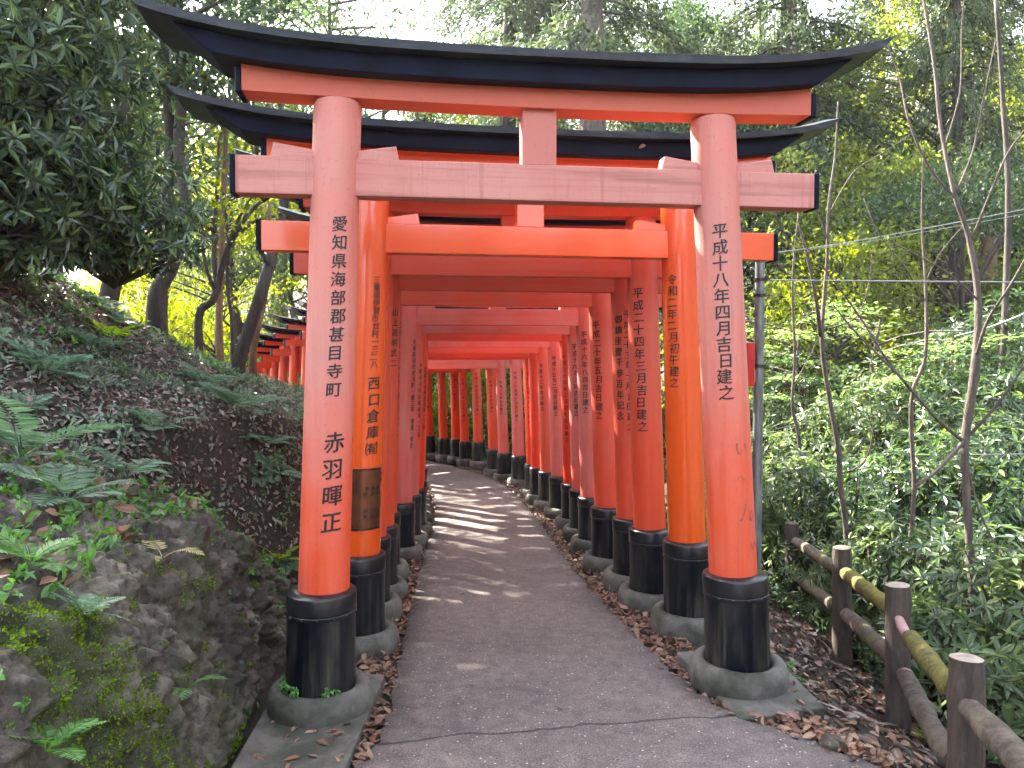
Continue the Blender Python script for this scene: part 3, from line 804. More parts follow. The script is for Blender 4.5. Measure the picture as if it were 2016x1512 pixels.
for cols in [('製作', .925, 28), ('昭子', .80, 28), ('株造', .925, 12), ('江美', .80, 12), ('鮮苑', .925, -6), ('咲幸', .80, -6), ('奉納', 1.0, 44), ('平成', .86, 44)]:
    mi = inscription(-1, [(cols[0], cols[1], .030, .026, cols[2])], 20)
    co = np.empty(len(mi.vertices) * 3, np.float32); mi.vertices.foreach_get('co', co); co = co.reshape(-1, 3)
    ax = -(HS - LEAN * co[:, 2]); dx = co[:, 0] - ax; rr = np.hypot(dx, co[:, 1]); k = (rr + .0042) / rr
    co[:, 0] = ax + dx * k; co[:, 1] *= k; mi.vertices.foreach_set('co', co.ravel())
    link('inscription', mi, pl, M['ink'])
# ------------------------------------------------------------ foliage tools
def unit(v): return v / (np.linalg.norm(v, axis=-1, keepdims=True) + 1e-9)
def rdir(n, up=0.0):
    v = rng.standard_normal((n, 3)); v[:, 2] += up; return unit(v)

def leaves(P, D, Nn, L, W, kind='f', fold=.18, droop=.12):
    """leaf faces at base points P, pointing D, with faces towards Nn. returns V, F"""
    n = len(P); D = unit(D); S = unit(np.cross(D, Nn)); U = unit(np.cross(S, D))
    L = np.broadcast_to(L, n)[:, None]; W = np.broadcast_to(W, n)[:, None]
    def pt(l, s, u): return P + D * (L * l) + S * (W * s) + U * (W * u)
    if kind == 'q':
        V = np.stack([pt(0, 0, 0), pt(.45, .5, 0), pt(1, 0, -droop), pt(.45, -.5, 0)], 1); k = 4; f = np.array([[0, 1, 2, 3]])
    elif kind == 'f':
        V = np.stack([pt(0, 0, 0), pt(.48, .5, fold), pt(1, 0, -droop), pt(.48, -.5, fold)], 1); k = 4; f = np.array([[0, 1, 2], [0, 2, 3]])
    else:
        V = np.stack([pt(0, 0, 0), pt(.28, .42, fold), pt(.68, .40, fold * .6), pt(1, 0, -droop * 2), pt(.68, -.40, fold * .6), pt(.28, -.42, fold)], 1); k = 6
        f = np.array([[0, 1, 2, 3], [0, 3, 4, 5]])
    F = (np.arange(n) * k)[:, None, None] + f[None]
    return V.reshape(-1, 3), F.reshape(-1, f.shape[1])

def whorls(P, Dm, per, L, W, spread=1.0, kind='h', jit=.25):
    """clusters of leaves radiating from twig ends"""
    n = len(P); a = rng.random((n, 1)) * 6.28 + np.arange(per)[None] * (6.28 / per) + rng.normal(0, .25, (n, per))
    Dm = unit(Dm); ref = unit(np.cross(Dm, rdir(n))); b = np.cross(Dm, ref)
    rad = np.cos(a)[..., None] * ref[:, None] + np.sin(a)[..., None] * b[:, None]
    D = unit(Dm[:, None] * (1 - spread * .75 + rng.normal(0, .15, (n, per, 1))) + rad * spread + np.array([0, 0, -.12]) + rng.normal(0, jit * .4, (n, per, 3)))
    Nn = unit(Dm[:, None] * 1.0 + rng.normal(0, jit, (n, per, 3)) + np.array([0, 0, .3]))
    PP = np.repeat(P[:, None], per, 1) + rad * .01
    Ls = L * rng.uniform(.6, 1.15, n * per)
    return leaves(PP.reshape(-1, 3), D.reshape(-1, 3), Nn.reshape(-1, 3), Ls, W * Ls / L, kind)

def stems(mb, base, ends, r0, r1, seg=5, bend=.15, k=5):
    for e in ends:
        e = np.array(e); b = np.array(base); d = e - b; t = np.linspace(0, 1, k)[:, None]
        w = rng.normal(0, bend * np.linalg.norm(d) * .25, (1, 3))
        p = b + d * t + np.sin(t * math.pi) * w + np.array([0, 0, 1]) * np.sin(t * math.pi) * np.linalg.norm(d) * .06
        mb.add2(*tube(p, np.linspace(r0, r1, k), seg, False))

def crown_blob(ncl, per, rx, rz, L, W, cz=0.0, sig=.22, flat=.7, gap=.0, kind='f', seed=1, up=.8, shell=.55, nsc=.8):
    """leafy crown: clumps scattered through an uneven ellipsoid, with holes"""
    P = []
    while len(P) < ncl:
        q = rdir(ncl) * (rng.random((ncl, 1)) ** (1 / 3)) ** shell
        q = q * np.array([rx, rx, rz])
        keep = vnoise(q * nsc / max(rx, .6) * 1.6 + seed * 7.3, seed) > gap - .55 + .3 * rng.random(ncl)
        P += list(q[keep])
    P = np.array(P[:ncl]); 
    Q = np.repeat(P, per, 0) + rng.normal(0, 1, (ncl * per, 3)) * np.array([sig, sig, sig * flat])
    out = unit(np.repeat(P, per, 0) / np.array([rx, rx, rz]) + 1e-6)
    D = unit(out * .6 + rng.standard_normal((len(Q), 3)) * .8 + np.array([0, 0, -.15]))
    Nn = rdir(len(Q), up)
    Ls = L * rng.uniform(.6, 1.2, len(Q))
    V, F = leaves(Q + np.array([0, 0, cz]), D, Nn, Ls, Ls * W / L, kind)
    return V, F, P + np.array([0, 0, cz])

def tree_meshes(kind, seed):
    """returns trunk mesh, crown mesh; base at origin"""
    global rng
    keep = rng; rng = np.random.default_rng(seed)
    tb = MB(); cb = MB()
    if kind == 'cedar':       # tall straight trunk, drooping sprays high up; 17 m
        H = 17; zs = np.linspace(0, H, 14); wob = np.cumsum(rng.normal(0, .03, (14, 2)), 0)
        path = np.c_[wob, zs]; tb.add2(*tube(path, np.r_[.40, .34, np.linspace(.33, .07, 12)], 12, False, .06))
        for i in range(95):
            z = 8.0 + 8.6 * (i / 95) ** .8; a = rng.random() * 6.28; Lb = (2.8 - 2.1 * (z - 8) / 9) * rng.uniform(.6, 1.15)
            if rng.random() < .12: Lb *= .4
            x0 = np.array([np.interp(z, zs, wob[:, 0]), np.interp(z, zs, wob[:, 1]), z]); dr = np.array([math.cos(a), math.sin(a), 0])
            t = np.linspace(0, 1, 5)[:, None]; p = x0 + dr * Lb * t + np.array([0, 0, 1]) * (.15 * t - .75 * t * t) * Lb * .8
            tb.add2(*tube(p, np.linspace(.035, .006, 5), 4, False))
            ns = int(17 * Lb) + 5; tt = rng.uniform(.25, 1.05, ns); c = np.stack([np.interp(tt, t[:, 0], p[:, k]) for k in range(3)], 1)
            c += rng.normal(0, .13, (ns, 3)) * np.array([1, 1, .6]); per = 9
            Q = np.repeat(c, per, 0) + rng.normal(0, .10, (ns * per, 3)); D = unit(dr * .7 + rng.normal(0, .6, (len(Q), 3)) + np.array([0, 0, -.6]))
            V, F = leaves(Q, D, rdir(len(Q), .5), rng.uniform(.10, .22, len(Q)), rng.uniform(.03, .055, len(Q)), 'q'); cb.add(V, F)
    elif kind == 'broad':      # 9 m spreading tree
        H = 8.5; zs = np.linspace(0, H * .75, 9); wob = np.cumsum(rng.normal(0, .10, (9, 2)), 0)
        path = np.c_[wob, zs]; tb.add2(*tube(path, np.r_[.20, .15, np.linspace(.14, .05, 7)], 9, False, .05))
        V, F, P = crown_blob(190, 62, 2.5, 3.1, .13, .065, 6.0, .30, .55, .45, 'f', seed, .9)
        cb.add(V, F)
        for e in P[::6]:
            z = max(1.8, min(e[2] - .8, 6)); b = [np.interp(z, zs, wob[:, 0]), np.interp(z, zs, wob[:, 1]), z]
            stems(tb, b, [e], .045, .008, 5)
    elif kind == 'tall':       # 14 m forest tree, crown high up
        H = 13.5; zs = np.linspace(0, H * .9, 12); wob = np.cumsum(rng.normal(0, .09, (12, 2)), 0)
        path = np.c_[wob, zs]; tb.add2(*tube(path, np.r_[.24, .19, np.linspace(.18, .04, 10)], 10, False, .05))
        V, F, P = crown_blob(300, 58, 2.8, 4.0, .13, .06, 10.0, .30, .5, .52, 'f', seed, .9); cb.add(V, F)
        for e in P[::6]:
            z = max(5.0, min(e[2] - .9, 12)); b = [np.interp(z, zs, wob[:, 0]), np.interp(z, zs, wob[:, 1]), z]
            stems(tb, b, [e], .045, .008, 5)
    elif kind == 'sparse':     # airy crown, lots of sky
        H = 9; zs = np.linspace(0, H, 10); wob = np.cumsum(rng.normal(0, .09, (10, 2)), 0)
        path = np.c_[wob, zs]; tb.add2(*tube(path, np.r_[.13, .11, np.linspace(.10, .02, 8)], 8, False, .05))
        V, F, P = crown_blob(135, 46, 2.3, 3.4, .11, .055, 6.3, .27, .45, .5, 'f', seed, 1.2); cb.add(V, F)
        for e in P[::3]:
            z = max(2.2, min(e[2] - .6, 8.5)); b = [np.interp(z, zs, wob[:, 0]), np.interp(z, zs, wob[:, 1]), z]
            stems(tb, b, [e], .03, .006, 4)
    elif kind == 'layered':    # maple-like flat sprays
        zs = np.linspace(0, 4.2, 8); wob = np.cumsum(rng.normal(0, .08, (8, 2)), 0); path = np.c_[wob, zs]
        tb.add2(*tube(path, np.linspace(.06, .015, 8), 7, False, .05))
        for i in range(26):
            z = 1.3 + 3.0 * i / 26; a = rng.random() * 6.28; Lb = rng.uniform(.7, 1.7); b = np.array([np.interp(z, zs, wob[:, 0]), np.interp(z, zs, wob[:, 1]), z])
            e = b + np.array([math.cos(a) * Lb, math.sin(a) * Lb, .1]); stems(tb, b, [e], .018, .004, 4)
            ns = 150; t = rng.uniform(.25, 1.1, ns)[:, None]; sp = rng.normal(0, .17, (ns, 3)) * np.array([1, 1, .10]) * (1.3 - .5 * t)
            Q = b + (e - b) * t + sp; D = rdir(ns) * np.array([1, 1, .15]); V, F = leaves(Q, D, rdir(ns, 3.5), rng.uniform(.05, .085, ns), rng.uniform(.03, .05, ns), 'f'); cb.add(V, F)
    elif kind == 'bush':       # dense forest undergrowth, 3 m
        V, F, P = crown_blob(150, 60, 1.5, 1.35, .105, .05, 1.5, .20, .7, .12, 'f', seed, .9); cb.add(V, F)
        stems(tb, (0, 0, -.1), P[::9], .03, .006, 4)
    tm = tb.mesh(kind + '_trunk', True); cm = cb.mesh(kind + '_crown'); rng = keep
    return tm, cm

KM = {'tall': ('leaf_mid', 'bark_dark'), 'cedar': ('leaf_pine', 'bark_cedar'), 'broad': ('leaf_mid', 'bark_dark'), 'sparse': ('leaf_mid', 'bark_dark'), 'layered': ('leaf_maple', 'bark_twig'), 'bush': ('leaf_dark', 'bark_dark')}
_tm = {}
def tree(kind, var, x, y, sc, label, leaf=None, bk=None, rz=None, name='tree', cat='tree', group=None, dz=0.0, z=None, scz=None):
    if (kind, var) not in _tm: _tm[(kind, var)] = tree_meshes(kind, 100 + var * 17 + len(kind))
    tm, cm = _tm[(kind, var)]
    z = gz(x, y) - .05 + dz if z is None else z
    e = empty(name, (x, y, z), rz if rz is not None else rng.random() * 6.28, sc, label=label, cat=cat, group=group)
    if scz: e.scale[2] = scz
    link('trunk', tm, e, M[bk or KM[kind][1]]); c = link('crown', cm, e, M[leaf or KM[kind][0]])
    return e

def ptree(kind, var, px, D, sc, label, **k):
    """tree whose trunk stands under photo column px at distance D"""
    p = at(px, 700, D); return tree(kind, var, p.x, p.y, sc, label, **k)

# ------------------------------------------------------------ forest: (kind, variant, photo column, distance, scale, label, options)
FT = [
 # tall trunks seen against the sky
 ('cedar', 0, 1149, 18.5, 1.3, 'tall grey-barked cedar standing right of centre above the front roof', dict(scz=1.25)),
 ('cedar', 1, 1002, 21, .95, 'dark cedar trunk just left of the tall grey one above the roof', dict(bk='bark_dark', scz=1.15)),
 ('cedar', 2, 1078, 25, .60, 'slim cedar between the dark trunk and the tall grey cedar', dict(bk='bark_dark', scz=1.0)),
 ('cedar', 1, 1548, 19, 1.1, 'cedar with a thick trunk rising above the right pillar of the front gate', dict(bk='bark_dark', scz=1.15)),
 ('cedar', 0, 1868, 17, .62, 'brown conifer trunk high on the right behind the bare saplings', dict(bk='bark_dark', scz=.9)),
 ('cedar', 2, 1935, 20, .70, 'conifer at the far upper right, pale trunk in the sun', dict(bk='bark_tan', scz=.9)),
 ('cedar', 2, 838, 27, .75, 'slender cedar against the bright sky hole left of centre', dict(bk='bark_dark')),
 ('cedar', 1, 700, 26, .85, 'cedar above the left pillar of the front gate, its trunk lost in leaves', {}),
 ('cedar', 0, 1330, 27, .9, 'cedar deep in the wood between the tall grey trunk and the right pillar', {}),
 ('cedar', 2, 560, 30, .95, 'far cedar above the left half of the front roof', {}),
 ('cedar', 1, 1720, 27, .9, 'far conifer in the haze above the right tip of the roof', {}),
 # broad crowns behind the gates
 ('broad', 0, 800, 24, 1.0, 'leafy tree behind the middle of the front roof, left of the cedar trunks', dict(leaf='leaf_light')),
 ('broad', 1, 1010, 26, 1.2, 'leafy tree behind the strut of the front gate', dict(leaf='leaf_mid')),
 ('broad', 2, 1235, 23, 1.25, 'dark leafy tree right of the tall grey cedar', dict(leaf='leaf_dark')),
 ('broad', 0, 1400, 20, 1.25, 'dense blue-green tree above the right pillar of the front gate', dict(leaf='leaf_dark')),
 ('broad', 1, 1600, 22, 1.2, 'green tree behind the right end of the front roof', dict(leaf='leaf_light')),
 ('sparse', 1, 1120, 32, 1.4, 'airy far tree beyond the tall grey cedar', {}),
 ('sparse', 2, 600, 26, 1.35, 'leafy tree behind the left part of the front roof', dict(leaf='leaf_dark')),
 ('sparse', 2, 480, 24, 1.3, 'airy tree letting the sky through above the left roof tip', {}),
 # left, sunlit yellow-green
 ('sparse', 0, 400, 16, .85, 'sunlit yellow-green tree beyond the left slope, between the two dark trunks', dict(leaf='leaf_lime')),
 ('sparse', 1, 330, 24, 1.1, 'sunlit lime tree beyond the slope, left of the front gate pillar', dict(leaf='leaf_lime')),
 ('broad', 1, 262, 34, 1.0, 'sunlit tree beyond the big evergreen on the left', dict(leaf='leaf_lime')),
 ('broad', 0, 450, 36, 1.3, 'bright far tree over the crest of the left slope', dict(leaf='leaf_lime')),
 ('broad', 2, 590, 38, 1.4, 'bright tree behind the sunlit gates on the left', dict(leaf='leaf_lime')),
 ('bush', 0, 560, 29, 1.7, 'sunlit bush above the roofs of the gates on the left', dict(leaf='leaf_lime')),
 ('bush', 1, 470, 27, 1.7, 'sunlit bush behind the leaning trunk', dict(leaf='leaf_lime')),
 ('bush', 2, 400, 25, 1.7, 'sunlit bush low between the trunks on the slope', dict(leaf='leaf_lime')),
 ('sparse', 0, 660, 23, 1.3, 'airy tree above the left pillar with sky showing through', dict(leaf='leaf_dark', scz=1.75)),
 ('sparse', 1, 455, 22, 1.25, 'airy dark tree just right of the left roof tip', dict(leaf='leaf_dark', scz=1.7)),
 ('tall', 2, 740, 27, 1.1, 'tall tree just left of the bright sky hole', dict(leaf='leaf_light')),
 ('tall', 0, 1050, 27, 1.1, 'tall leafy tree just right of the bright sky hole', {}),
 ('tall', 1, 1090, 29, 1.3, 'tall tree behind the slim cedars', dict(leaf='leaf_dark')),
 ('tall', 2, 1290, 22, 1.05, 'tall tree with blue-green leaves right of the big cedar', dict(leaf='leaf_dark')),
 ('tall', 0, 1440, 21, 1.05, 'tall tree above the right pillar of the front gate', dict(leaf='leaf_dark')),
 ('tall', 2, 1800, 20, 1.05, 'tall tree at the upper right behind the brown conifer trunk', dict(leaf='leaf_light')),
 ('tall', 0, 100, 20, 1.0, 'tall tree behind the evergreen in the upper left corner', dict(leaf='leaf_dark')),
 ('tall', 2, 560, 31, 1.3, 'distant tall tree behind the left half of the roof', {}),
 ('tall', 2, 1510, 30, 1.3, 'distant tall tree by the thick trunk above the right pillar', {}),
 ('tall', 0, 960, 33, 1.25, 'distant tall tree between the sky hole and the dark cedar trunk', dict(leaf='leaf_pine')),
 # right side
 ('broad', 1, 1560, 14.5, .95, 'sunlit green tree right of the front gate, above the grey pole', dict(leaf='leaf_light')),
 ('broad', 0, 1760, 16.5, 1.0, 'tree with yellow-green leaves behind the bare saplings', dict(leaf='leaf_light')),
 ('broad', 2, 1900, 13.5, .9, 'dark tree at the right edge behind the tallest bare sapling', dict(leaf='leaf_dark')),
 ('sparse', 1, 1820, 21, 1.3, 'airy sunlit tree high at the upper right', dict(leaf='leaf_light')),
 ('sparse', 0, 1660, 12.5, .72, 'thin lime-leaved tree between the right tip of the roof and the wires', dict(leaf='leaf_lime')),
 ('layered', 0, 1700, 9.5, 1.0, 'maple with flat pale green sprays behind the middle sapling', {}),
 ('layered', 1, 1600, 10.5, 1.0, 'maple sprays just right of the grey pole', {}),
 ('layered', 0, 1790, 11.5, 1.1, 'maple sprays behind the forked sapling on the right', {}),
]
for i, (kind, var, px, D, sc, lab, kw) in enumerate(FT):
    ptree(kind, var, px, D, sc, lab, **dict(dict(rz=i * 1.37), **kw))
# understory bushes on the right bank and behind the tunnel
UB = [(1540, 11.5, 1.0), (1640, 12.5, 1.15), (1750, 12, 1.1), (1860, 11.5, 1.15), (1960, 10.8, 1.1), (1580, 15.5, 1.3), (1700, 17, 1.4), (1820, 18, 1.5), (1950, 16, 1.4), (1500, 19, 1.5), (1400, 20, 1.5)]
names = ['beside the grey pole', 'under the maple sprays', 'below the dark hollow on the right', 'behind the thickest bare sapling', 'at the right edge below the wires',
         'uphill of the grey pole', 'uphill behind the maple sprays', 'uphill in the middle of the right bank', 'uphill at the right edge', 'behind the right pillar of the front gate', 'hidden deep behind the right row of pillars']
for i, ((px, D, sc), nm_) in enumerate(zip(UB, names)):
    ptree('bush', i % 3, px, D, sc, ('dark bush ' if i % 2 else 'pale green bush ') + nm_, name='bush', cat='bush', rz=i * 2.1, leaf='leaf_dark' if i % 2 else 'leaf_light')
for i, (px, D, sc, lab) in enumerate([(965, 21, 1.1, 'sunlit bush in the gap between the gates at the bend'), (900, 22.5, 1.3, 'bush behind the orange pillars at the bend'), (835, 23.5, 1.3, 'bush behind the deepest pillars of the tunnel'), (1080, 20, 1.3, 'bush behind the right row near the bend')]):
    ptree('bush', i % 3, px, D, sc, lab, name='bush', cat='bush', rz=i, leaf='leaf_lime')  # brightness of the bend put into the leaf colour
for i, (px, D, sc, lab) in enumerate([(1990, 24, 1.9, 'bush high on the far right hillside under the dark tree'), (2080, 22, 2.0, 'bush at the right edge far up the hillside'), (1930, 27, 2.0, 'far bush on the hillside behind the brown conifer'), (2040, 30, 2.3, 'farthest bush near the top of the right hillside'),
        (1860, 28, 2.0, 'far bush between the conifer trunks on the right hillside'), (2160, 27, 2.3, 'far bush just inside the right edge of the hillside'), (2150, 17, 1.7, 'bush half cut off by the right edge, uphill'), (1780, 31, 2.2, 'far bush behind the lime-leaved tree on the right')]):
    ptree('bush', i % 3, px, D, sc, lab, name='bush', cat='bush', rz=i * 1.9, leaf='leaf_mid')
# crowns that shade the foreground from above and behind (their shade is in the photo)
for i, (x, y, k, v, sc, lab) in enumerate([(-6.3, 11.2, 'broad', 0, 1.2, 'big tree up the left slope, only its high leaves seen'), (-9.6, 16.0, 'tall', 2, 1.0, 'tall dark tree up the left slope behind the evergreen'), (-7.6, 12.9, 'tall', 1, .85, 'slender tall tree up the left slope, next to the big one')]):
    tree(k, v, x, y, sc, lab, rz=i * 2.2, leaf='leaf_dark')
# ------------------------------------------------------------ trunks on the left slope
def trunk_thing(label, px_pts, dia, mat, name='tree', leaf=None, extra=None, D0=None, ncl=26):
    """px_pts: list of (px, py, D); first is the foot"""
    pts = [at(*p) for p in px_pts]; foot = pts[0]; g = gz(foot.x, foot.y); pts.insert(0, Vector((foot.x, foot.y, min(g, foot.z) - .25)))
    P = np.array([tuple(p) for p in pts]); n = len(P)
    fine = catmull(P, 5); k = len(fine); r = np.interp(np.linspace(0, 1, k), np.linspace(0, 1, len(dia)), dia) / 2
    org = Vector((foot.x, foot.y, min(g, foot.z)))
    tb = MB(); tb.add2(*tube(fine - np.array(org), r, 10, True, .05))
    e = empty(name, org, label=label, cat='tree' if name == 'tree' else 'sapling')
    cb = MB()
    for br in (extra or []):
        bp = catmull([tuple(at(*p)) for p in br[0]], 5) - np.array(org); tb.add2(*tube(bp, np.linspace(br[1] / 2, br[2] / 2, len(bp)), 7, True, .05))
        if leaf and len(br) > 3: 
            ends = bp[len(bp) // 2:]; c = ends[rng.integers(0, len(ends), br[3])] + rng.normal(0, .28, (br[3], 3)); Q = np.repeat(c, 22, 0) + rng.normal(0, .13, (br[3] * 22, 3))
            V, F = leaves(Q, rdir(len(Q), -.2), rdir(len(Q), 1), rng.uniform(.06, .10, len(Q)), rng.uniform(.03, .04, len(Q)), 'f'); cb.add(V, F)
    if leaf and ncl:
        top = fine[-1] - np.array(org); V, F, Pc = crown_blob(ncl, 60, 1.25, 1.1, .10, .045, 0, .24, .6, .2, 'f', 3 + n, 1.); V = V + top + np.array([0, 0, .35]); cb.add(V, F)
        stems(tb, tuple(top), (Pc[::3] + top + np.array([0, 0, .35])), .035, .006, 5)
    link('trunk', tb.mesh('trunk', True), e, mat)
    if leaf: link('crown', cb.mesh('crown'), e, M[leaf])
    return e
trunk_thing('thin dark trunk rising straight from the slope under the left roof tip', [(318, 590, 8.4), (325, 480, 8.4), (334, 300, 8.4), (330, 160, 8.4), (326, 60, 8.4)], [.15, .12, .12, .11, .10], M['bark_dark'], leaf='leaf_dark', ncl=60)
trunk_thing('thicker mottled trunk flaring at its foot, right of the thin dark one', [(308, 585, 8.0), (340, 520, 8.1), (368, 420, 8.2), (352, 300, 8.3), (358, 170, 8.4), (352, 50, 8.5)], [.25, .17, .13, .12, .12, .11], M['bark_dark'], leaf='leaf_dark', ncl=60)
trunk_thing('slim orange-brown trunk standing in the sun behind the slope crest', [(432, 672, 9.6), (432, 600, 9.6), (436, 500, 9.6), (440, 380, 9.6), (446, 240, 9.6)], [.12, .09, .08, .075, .06], M['bark_tan'], leaf='leaf_lime', ncl=14)
trunk_thing('dark forked trunk bending over the crest, left of the orange-brown one', [(392, 622, 8.6), (420, 590, 8.6), (436, 530, 8.6), (452, 480, 8.6), (486, 425, 8.6), (516, 395, 8.7)], [.11, .09, .07, .055, .04], M['bark_dark'], leaf='leaf_lime', ncl=10,
            extra=[([(450, 480, 8.6), (470, 458, 8.6), (510, 432, 8.7), (560, 425, 8.8)], .06, .02), ([(424, 575, 8.6), (404, 520, 8.5), (396, 440, 8.4)], .05, .02, 4), ([(454, 470, 8.6), (470, 430, 8.6), (500, 380, 8.7)], .045, .015, 4)])
trunk_thing('dark leaning trunk beside the front gate, tilted to the right', [(470, 718, 7.6), (490, 650, 7.6), (516, 570, 7.6), (536, 500, 7.7), (556, 420, 7.8), (570, 330, 7.9)], [.155, .13, .12, .11, .10], M['bark_dark'], leaf='leaf_dark', ncl=10,
            extra=[([(528, 520, 7.6), (515, 490, 7.5), (512, 450, 7.4)], .05, .02)])
trunk_thing('thin brown stem close behind the leaning trunk', [(498, 700, 8.2), (508, 640, 8.2), (520, 590, 8.3), (528, 520, 8.3), (530, 400, 8.4)], [.10, .075, .07, .06, .05], M['bark_tan'])
trunk_thing('very thin bent stem between the orange-brown trunk and the leaning one', [(458, 672, 8.8), (455, 620, 8.8), (447, 560, 8.8), (449, 480, 8.8), (440, 380, 8.8)], [.05, .045, .04, .035, .03], M['bark_dark'])

# ------------------------------------------------------------ bare saplings on the right
trunk_thing('tallest bare sapling at the right, its bark split pale and dark', [(1925, 1295, 4.9), (1912, 1120, 4.9), (1902, 960, 4.95), (1900, 868, 5.0), (1918, 740, 5.0), (1926, 600, 5.05), (1908, 470, 5.1), (1880, 385, 5.1), (1852, 250, 5.2), (1838, 120, 5.3), (1815, -20, 5.4)],
            [.056, .052, .048, .048, .058, .042, .032, .026, .022, .018], M['bark_twig'], name='sapling',
            extra=[([(1900, 872, 5.0), (1840, 820, 5.0), (1770, 740, 5.05), (1690, 660, 5.2), (1640, 600, 5.3)], .026, .008),
                   ([(1898, 868, 5.0), (1870, 900, 4.9), (1835, 935, 4.8), (1800, 958, 4.8)], .030, .018),
                   ([(1905, 860, 5.0), (1960, 800, 4.9), (2030, 700, 4.8)], .024, .010),
                   ([(1922, 700, 5.0), (1945, 630, 4.9), (1990, 560, 4.8), (2040, 470, 4.8)], .024, .010),
                   ([(1910, 480, 5.1), (1950, 380, 5.0), (1985, 300, 5.0), (2030, 240, 5.0)], .020, .007),
                   ([(1885, 395, 5.1), (1830, 330, 5.1), (1790, 240, 5.1), (1770, 150, 5.2), (1745, 80, 5.2)], .022, .006),
                   ([(1880, 385, 5.1), (1915, 300, 5.1), (1935, 200, 5.1), (1960, 80, 5.2)], .020, .006),
                   ([(1925, 590, 5.0), (1870, 540, 5.0), (1800, 500, 5.1), (1740, 470, 5.2)], .014, .005),
                   ([(1860, 290, 5.2), (1890, 180, 5.2), (1893, 60, 5.3), (1900, -20, 5.3)], .014, .006),
                   ([(1905, 920, 5.0), (1930, 1010, 4.9), (1975, 1100, 4.8), (2030, 1190, 4.7)], .018, .010),
                   ([(1915, 1150, 4.9), (1850, 1120, 4.9), (1790, 1080, 5.0)], .010, .005)])
trunk_thing('bare sapling behind the second fence post, slightly crooked', [(1668, 1080, 6.6), (1655, 960, 6.6), (1650, 880, 6.6), (1632, 780, 6.6), (1618, 665, 6.6), (1628, 520, 6.7), (1632, 400, 6.7), (1645, 300, 6.8), (1650, 200, 6.8)],
            [.052, .048, .044, .04, .036, .028, .022, .016], M['bark_twig'], name='sapling',
            extra=[([(1616, 660, 6.6), (1605, 580, 6.5), (1588, 500, 6.5), (1572, 440, 6.5)], .04, .015), ([(1620, 650, 6.6), (1685, 625, 6.6), (1710, 560, 6.6), (1716, 500, 6.6)], .014, .006),
                   ([(1652, 935, 6.6), (1700, 910, 6.6), (1718, 850, 6.6), (1712, 780, 6.6)], .014, .008), ([(1632, 480, 6.7), (1600, 400, 6.7), (1560, 350, 6.8), (1510, 310, 6.9)], .016, .005),
                   ([(1633, 420, 6.7), (1680, 340, 6.7), (1740, 300, 6.7), (1800, 260, 6.8)], .015, .005), ([(1650, 930, 6.6), (1620, 920, 6.6), (1590, 870, 6.6), (1570, 800, 6.6)], .012, .006)])
trunk_thing('forked bare sapling between the crooked one and the tallest one', [(1792, 1090, 5.8), (1800, 960, 5.8), (1794, 850, 5.8), (1797, 770, 5.8), (1822, 700, 5.8), (1822, 560, 5.9), (1815, 440, 6.0), (1818, 300, 6.0)],
            [.036, .036, .032, .032, .028, .024, .016, .010], M['bark_twig'], name='sapling',
            extra=[([(1795, 770, 5.8), (1740, 700, 5.8), (1690, 620, 5.9), (1600, 500, 6.0), (1550, 455, 6.1)], .024, .006), ([(1800, 955, 5.8), (1840, 930, 5.7), (1875, 895, 5.6)], .02, .014),
                   ([(1820, 560, 5.9), (1850, 500, 5.9), (1900, 440, 6.0)], .012, .005), ([(1822, 610, 5.9), (1790, 540, 5.9), (1730, 460, 5.9), (1700, 390, 6.0)], .012, .004)])
trunk_thing('thin pale stem near the grey pole', [(1575, 900, 8.0), (1560, 800, 8.0), (1565, 700, 8.0), (1560, 560, 8.0), (1572, 420, 8.0)], [.045, .04, .03, .025, .015], M['bark_twig'], name='sapling',
            extra=[([(1562, 760, 8.0), (1600, 690, 8.0), (1640, 600, 8.0)], .014, .005)])
trunk_thing('bare stem at the right edge behind the nearest fence post', [(2000, 1320, 4.6), (2012, 1200, 4.6), (2022, 1060, 4.6)], [.05, .045, .03], M['bark_twig'], name='sapling')
trunk_thing('slender dark stem rising at the upper right edge', [(1960, 900, 9.0), (1975, 700, 9.0), (1985, 400, 9.0), (1975, 200, 9.0), (1960, 0, 9.0)], [.09, .08, .07, .055, .04], M['bark_dark'], name='sapling')

# ------------------------------------------------------------ pole, box, wires
def pole():
    b = at(1490, 1010, 5.9); zg = gz(b.x, b.y); top = at(1487, 500, 5.9).z
    e = empty('utility_pole', (b.x, b.y, zg), label='grey galvanised pole with clamps, just right of the front gate', cat='pole')
    V, F = lathe([(.038, -.2), (.037, 1.2), (.035, top - zg - .01), (.02, top - zg), (.001, top - zg)], 20); link('pole', auto_smooth(bulk('pole', V, F)), e, M['galv'])
    for py in (552, 583, 720):
        z = at(1487, py, 5.9).z - zg; V, F = lathe([(.038, z - .012), (.044, z - .010), (.044, z + .010), (.038, z + .012)], 20)
        mb = MB(); mb.add(V, F); mb.add(*box(.040, .075, -.01, .01, z - .008, z + .008)); link('clamp', mb.mesh('clamp'), e, M['steel'])
    mb = MB(); p = [at(1483, 640, 5.85), at(1470, 622, 5.85), at(1462, 625, 5.85)]; mb.add2(*tube(catmull([tuple(q) for q in p], 4) - np.array([b.x, b.y, zg]), .008, 8)); link('bracket', mb.mesh('bracket'), e, M['galv'])
    c0 = at(1468, 674, 5.80); c1 = at(1486, 760, 5.80)
    mb = MB(); mb.add(*box(c0.x, c1.x - .004, c0.y - .03, c0.y + .055, c1.z, c0.z)); me = bevel_mesh(mb.mesh('sign_box'), .008, 2)
    link('sign_box', me, None, M['redbox'], label='small red box hung on the grey pole, half hidden by the front gate', cat='box')
    return b
pole()
